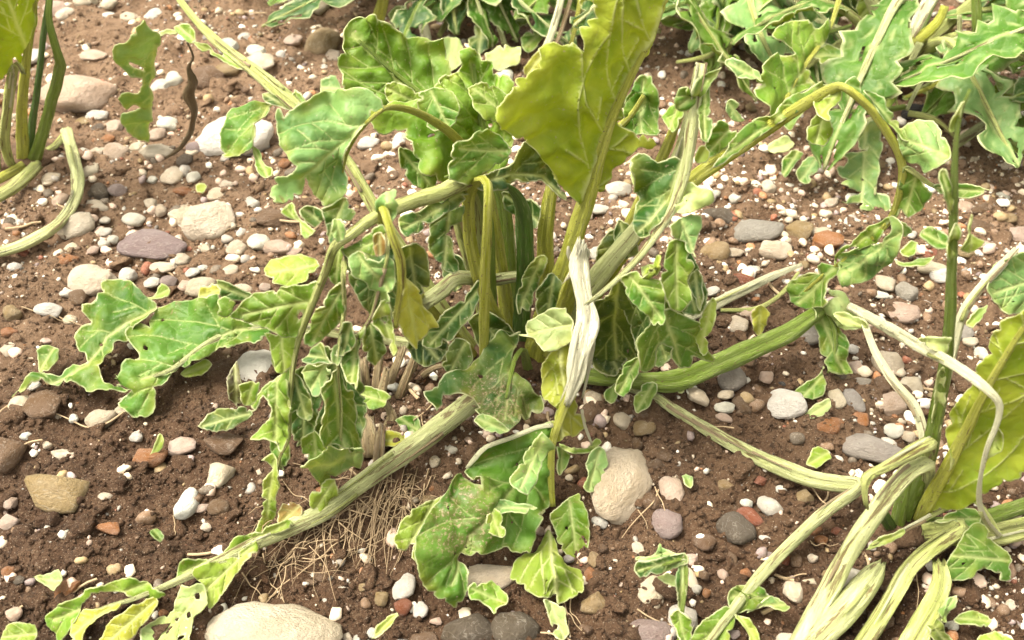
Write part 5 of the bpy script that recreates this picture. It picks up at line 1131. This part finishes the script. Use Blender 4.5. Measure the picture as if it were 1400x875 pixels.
def litter():
    V, F = [], []; r = random.Random(8)
    for x, y in ground_px(150):
        a = r.uniform(0, 6.28); ln = r.uniform(.006, .028); w = r.uniform(.0004, .0014); z0 = float(terrain(x, y)) + .0015; k0 = len(V); bend = r.uniform(-.5, .5); tilt = r.uniform(0, .25)
        for i in range(5):
            t = i / 4 - .5; aa = a + bend * t; c_ = np.array([x + math.cos(aa) * ln * t, y + math.sin(aa) * ln * t, max(z0 + tilt * ln * t, float(terrain(x + math.cos(aa) * ln * t, y + math.sin(aa) * ln * t)) + .0008)]); nn = np.array([-math.sin(aa), math.cos(aa), 0]) * w
            V += [c_ - nn, c_ + (0, 0, w * .8), c_ + nn, c_ - (0, 0, w * .5)]
        for i in range(4):
            for k in range(4): F.append((k0 + i * 4 + k, k0 + i * 4 + (k + 1) % 4, k0 + i * 4 + 4 + (k + 1) % 4, k0 + i * 4 + 4 + k))
    tag(mesh_obj('plant_litter', V, F, M['fibre']), 'short bits of dry stalk littering the soil', 'litter', kind='stuff')
litter()

# ================================================================== the next row behind
def bg_leaf(P, az, reach, rise, drop, wid, stone, tone, sy, blade_from=.45, under=0):
    """a stalk rising and bending over with a ragged blade along its outer part (built in metres)"""
    r = random; b = P.base
    pk = r.uniform(.35, .55); n = 9; path = []
    daz = r.uniform(-.5, .5)
    for k in range(n):
        t = k / (n - 1); a = az + daz * max(0, t - pk)
        h = rise * math.sin(min(t / pk, 1) * math.pi / 2) if t < pk else rise + (drop - rise) * ((t - pk) / (1 - pk)) ** 1.3
        path.append((b[0] + math.sin(a) * reach * t, b[1] + math.cos(a) * reach * t, max(.008, h) + .004, (wid * (1 - .8 * t)) / 2))
    mt = {'p': 'stalk_pale', 'P': 'stalk_pale', 'c': 'stalk_torn'}.get(sy, 'stalk_green')
    so, Q = tube('leaf_stalk', path, M[mt], sy, P.base, P.root, sides=10, ribs=3, step=.006)
    n = len(Q); i0 = int(n * blade_from); idx = np.arange(i0, n)
    if len(idx) < 6: return
    rows, cols = 30, 17
    C = np.stack([np.interp(np.linspace(i0, n - 1, rows), np.arange(n), Q[:, k]) for k in range(3)], 1)
    T = np.gradient(C, axis=0); T /= np.linalg.norm(T, axis=1)[:, None]
    up = np.array([r.uniform(-.5, .5), r.uniform(-.5, .2), 1.])
    S_ = np.cross(T, up); S_ /= np.linalg.norm(S_, axis=1)[:, None]; N = np.cross(S_, T)
    L = np.linalg.norm(C[-1] - C[0]) + .02; sd = r.random() * 99; V = []; E = []; vn = []
    for i in range(rows):
        t = i / (rows - 1)
        base = L * .22 * (math.sin(math.pi * min(1, t * .92 + .06)) ** .7)
        for j in range(cols):
            s_ = -1 + 2 * j / (cols - 1)
            lob = .62 + .75 * noise.noise(Vector((t * 6 + sd, 3 * (s_ > 0), 1))) + .35 * noise.noise(Vector((t * 19 + sd, 3 * (s_ > 0), 7)))
            w = base * max(.12, lob)
            p = C[i] + S_[i] * s_ * w
            p = p + N[i] * (.25 * w * (abs(s_) ** 1.6) * r.choice((1, 1)) * noise.noise(Vector((sd, t * 2, s_))) * 2 + .006 * noise.noise(Vector(p) * 60) + .004 * noise.noise(Vector(p) * 130) * abs(s_))
            p[2] = max(p[2], .006)
            V.append(p - P.base); E.append(max(0, (abs(s_) - .86) / .14)); vn.append(max(1 - abs(s_) * w / .002, .0, 1 - abs(((t * 9 + abs(s_) * -1.6) % 1) - .5) * 14))
    F = []
    for i in range(rows - 1):
        for j in range(cols - 1):
            tt = i / rows; s_ = -1 + 2 * j / (cols - 1)
            if abs(s_) > .2 and noise.noise(Vector((tt * 7 + sd, s_ * 2.2, 3))) > .33: continue
            F.append((i * cols + j, i * cols + j + 1, (i + 1) * cols + j + 1, (i + 1) * cols + j))
    o = mesh_obj('leaf_blade', V, F, [M['leaf_top'], M['leaf_under']], so)
    attr(o.data, 'edge', E); attr(o.data, 'rim', np.array(E) ** .5); attr(o.data, 'vein', np.clip(vn, 0, 1))
    md = o.modifiers.new('thickness', 'SOLIDIFY'); md.thickness = .0006; md.offset = -1; md.material_offset = 1
    cc = LEAF[tone]; j = r.uniform(.85, 1.2); o.color = (cc[0] * j, cc[1] * j, cc[2] * j, 1)

BR = 'sugar beets in the row behind'
def bg_plant(x, y, label, spec, hgt=.15):
    P = Plant('sugar_beet_plant', (x, y, 0), label, 'plant', BR)
    crown(P, .028, .014)
    for az, reach, dr, tone, sy in spec:
        bg_leaf(P, R(az), reach, hgt * random.uniform(.5, 1.1), dr, random.uniform(.009, .013), None, tone, sy, random.uniform(.3, .5))
    return P
random.seed(21)
T_ = 'mlmpdldmmd'; S_ = 'gPPpgPpgPp'
def spec(n, a0, a1, r0, r1):
    return [(a0 + (a1 - a0) * (k + random.random() * .8) / n, random.uniform(r0, r1), random.choice((.008, .01, .02, .03, .06)), T_[random.randrange(10)], S_[random.randrange(10)]) for k in range(n)]
BA = bg_plant(.335, .335, 'tangled flattened beet with crossing pale stalks behind the arching leaf', spec(11, -150, 190, .12, .22), .10)
bg_plant(.10, .46, 'flattened beet directly behind the tall yellow-green leaf', spec(13, -180, 180, .12, .24), .10)
bg_plant(-.05, .47, 'flattened beet with limp pale leaves behind the crinkled green leaves', spec(15, 100, 300, .08, .20), .06)
bg_plant(-.19, .60, 'flattened beet beside a bare stony patch behind the crinkled leaves', spec(10, 60, 270, .10, .19), .08)
bg_plant(-.335, .705, 'dark green beet behind the tip of the arched stalk', [(a, random.uniform(.06, .11), .02, t, 'g') for a, t in ((150, 'd'), (190, 'd'), (230, 'm'), (110, 'd'), (60, 'm'), (-60, 'd'))], .07)
bg_plant(.46, .265, 'broken beet with drooping leaves to the side of the tangled beet', spec(14, 110, 330, .08, .20), .11)
bg_plant(.215, .43, 'flattened beet between the tangled one and the tall yellow-green leaf', spec(11, 90, 290, .08, .18), .07)
bg_plant(.26, .62, 'flattened beet beyond the tangled one', spec(8, -180, 180, .10, .2), .10)

# traced stalks and leaves of the tangled beet
for q, tn in (([(1195, 168, .27, 10), (1205, 122, .285, 12), (1230, 76, .30, 15), (1255, 30, .31, 17), (1278, -12, .32, 19)], 'c'), ([(1292, 8, .31, 11), (1282, 30, .305, 13), (1255, 55, .30, 15), (1220, 80, .30, 15), (1180, 104, .305, 12), (1150, 112, .31, 9)], 'y'),
              ([(1238, 102, .31, 9), (1275, 83, .312, 10), (1312, 66, .315, 10), (1365, 36, .32, 9)], 'P'), ([(1337, 64, .30, 13), (1336, 30, .302, 13), (1334, -15, .31, 12)], 'g'), ([(1210, 152, .27, 7), (1222, 130, .275, 8), (1240, 98, .28, 9), (1258, 58, .29, 9)], 'p'),
              ([(1160, 94, .33, 10), (1183, 80, .335, 10), (1197, 50, .345, 10), (1207, 18, .35, 7)], 'p'), ([(1118, 82, .345, 13), (1160, 52, .355, 11), (1197, 27, .365, 9)], 'P'), ([(1148, -12, .40, 15), (1132, 40, .385, 15), (1120, 78, .365, 10)], 'P'),
              ([(962, 84, .35, 8), (988, 56, .365, 9), (1010, 26, .38, 10), (1035, 10, .39, 10), (1078, 6, .40, 8)], 'p'), ([(983, 92, .35, 7), (998, 62, .365, 8), (1010, 30, .38, 8)], 'P'), ([(1143, 186, 10.8, 8), (1165, 176, 10.9, 9), (1192, 163, 11, 8)], 'p'),
              ([(1306, 197, 10.9, 13), (1330, 181, 11, 13), (1360, 160, 11, 10)], 'p'), ([(1205, 150, 11.5, 5), (1202, 190, 11.2, 5), (1199, 230, 11, 5), (1196, 266, 10.8, 3)], 'p'), ([(1240, 150, .22, 5), (1262, 110, .25, 6), (1300, 85, .28, 6), (1310, 60, .29, 6), (1312, 20, .30, 6)], 'p'),
              ([(1170, 35, .37, 7), (1185, 10, .385, 8), (1190, -15, .39, 8)], 'p'), ([(1100, 60, .37, 8), (1090, 20, .40, 9), (1095, -12, .42, 9)], 'P')):
    BA.stalk(q, tn)
for k in range(26):                                # thin broken stalks crossing in the tangle
    x, y = random.uniform(900, 1400), random.uniform(5, 165); a = random.uniform(-1.2, 1.2) + (math.pi if random.random() < .5 else 0); ln = random.uniform(50, 120); z = 10.6 + random.uniform(0, 3.5)
    if x < 1000 and y > 110: continue
    BA.stalk([(x, y, z, random.uniform(6, 9)), (x + .5 * ln * math.cos(a), y + .35 * ln * math.sin(a) - 4, z + random.uniform(0, 1), 7), (x + ln * math.cos(a + .25), y + .6 * ln * math.sin(a + .25), max(10.5, z - 1), 4)], random.choice('pPyPg'), sides=8, ribs=2)
s = BA.stalk([(1058, 162, .16, 7), (1068, 148, .17, 7), (1090, 106, .20, 6), (1120, 62, .245, 6), (1138, 30, .28, 6), (1150, -10, .31, 8)], 'y')
BA.blade(s, '1040,122 1042,95 1050,80 1065,72 1078,78 1085,72 1075,62 1060,55 1057,48 1065,35 1085,27 1100,30 1115,40 1126,29 1131,50 1119,70 1100,92 1111,115 1090,131 1070,152 1055,161 1043,141', tone='l', c=[(1068, 148, .17), (1045, 95, .18), (1062, 45, .225), (1125, 40, .26), (1105, 115, .20)], mid='1068,148 1090,106 1122,60', label='broad light green blade held in front of the tangle')
for o_, c_, n_, t_ in (('1172,180 1185,170 1200,165 1203,200 1199,240 1197,262 1215,270 1218,285 1205,288 1185,290 1175,285 1180,275 1150,278 1165,268 1178,262 1160,262 1147,255 1160,248 1150,240 1145,228 1158,222 1150,215 1170,207 1185,205 1175,200', 11.2, UPF, 'p'),
                       ('1049,201 1062,192 1076,186 1086,195 1078,206 1056,211', 11, UPF, 'q'), ('1088,238 1105,214 1123,222 1111,246 1099,251', 10.9, UPF, 'p'), ('1068,222 1085,206 1098,212 1086,228 1072,247', 10.9, UPF, 'm'),
                       ('1325,140 1345,133 1362,112 1380,108 1405,120 1410,150 1370,157 1350,158 1335,152', 13.5, UPF, 'L'), ('1360,100 1375,104 1402,116 1390,131 1368,126', 15, UPF, 'p'), ('1353,46 1378,48 1386,75 1376,87 1360,70', .30, HANG, 'p'), ('1285,95 1300,78 1312,88 1308,108 1296,115', .25, HANG, 'm'),
                       ('1365,160 1390,155 1410,170 1400,186 1375,184', 12, UPF, 'm'), ('1100,150 1090,165 1078,180 1070,170 1085,152', 11, UPF, 'm'), ('1110,70 1130,60 1150,66 1148,84 1125,92', .30, UPF, 'm'), ('1255,80 1280,72 1290,85 1270,96', .29, UPF, 'p'), ('900,20 930,12 955,30 930,38 908,34', 11.5, UPF, 'L'), ('965,22 985,12 1005,16 990,32 972,30', 12.5, UPF, 'p'),
                       ('1380,190 1400,188 1412,205 1390,214', 10.8, UPF, 'L'), ('940,60 965,48 975,58 950,72', 11, UPF, 'L'), ('1170,10 1185,-10 1205,-5 1198,20 1180,28', .38, HANG, 'L'), ('1205,130 1222,112 1232,120 1222,142 1208,148', .27, HANG, 'l')):
    BA.blade(None, o_, c=[(*poly_parse(o_).mean(0), c_)], n=n_, tone=t_)
# bleached stems just behind the tall yellow-green leaf
BB = Plant('sugar_beet_plant', tuple(pt(748, 100, 10)), 'bleached dry beet stems behind the tall yellow-green leaf', 'plant', BR)
for q, tn in (([(728, 118, 10.3, 9), (735, 92, 11.5, 9), (748, 62, 13, 10), (762, 20, 15, 10), (770, -15, 16.5, 9)], 'c'), ([(745, 118, 10.3, 6), (752, 80, 12, 6), (768, 40, 14, 6), (782, -10, 16, 6)], 'b'), ([(760, 110, 10.3, 6), (778, 70, 12, 6), (792, 10, 15, 7), (795, -12, 16, 7)], 'y')):
    BB.stalk(q, tn)
BB.blade(None, '716,92 728,78 745,62 752,72 742,92 728,105 718,102', c=[(735, 84, 13)], n=HANG, tone='Y')
BB.blade(None, '792,0 800,-14 815,-10 812,12 808,30 798,22', c=[(804, 5, 17)], n=HANG, tone='Y')
BC = Plant('sugar_beet_plant', tuple(pt(560, 30, 10)), 'beet remnant with two upright stems behind the crinkled leaf', 'plant', BR)
for q, tn in (([(508, 62, 10.3, 16), (518, 25, 12.5, 15), (527, -15, 15, 13)], 'y'), ([(588, 72, 10.3, 11), (580, 40, 12, 12), (570, 0, 14, 13), (566, -15, 15, 13)], 'c'), ([(600, 50, 10.8, 7), (615, 22, 11.5, 8), (630, -12, 12.5, 8)], 'P'), ([(690, 60, 10.6, 8), (680, 25, 11.5, 8), (678, -12, 12.5, 8)], 'p')):
    BC.stalk(q, tn)
for o_, c_, n_, t_ in (('595,62 612,48 630,52 636,80 618,98 600,90', 11.6, UPF, 'q'), ('665,70 690,60 712,66 708,88 685,96 668,90', 11.2, UPF, 'q'), ('650,35 672,48 668,66 648,72 640,55', 11, UPF, 'd'), ('690,28 715,18 735,10 738,22 712,36 694,38', 11.2, UPF, 'm'), ('530,20 548,8 560,20 552,40 538,38', 11.6, UPF, 'p'), ('610,10 640,-4 660,4 640,18 618,24', 11.4, UPF, 'l'), ('712,52 728,40 745,44 735,66 718,72', 11.3, UPF, 'm'), ('440,112 460,108 468,128 450,135 438,128', 11.2, UPF, 'p')):
    BC.blade(None, o_, c=[(*poly_parse(o_).mean(0), c_)], n=n_, tone=t_)
scene.render.engine = 'CYCLES'
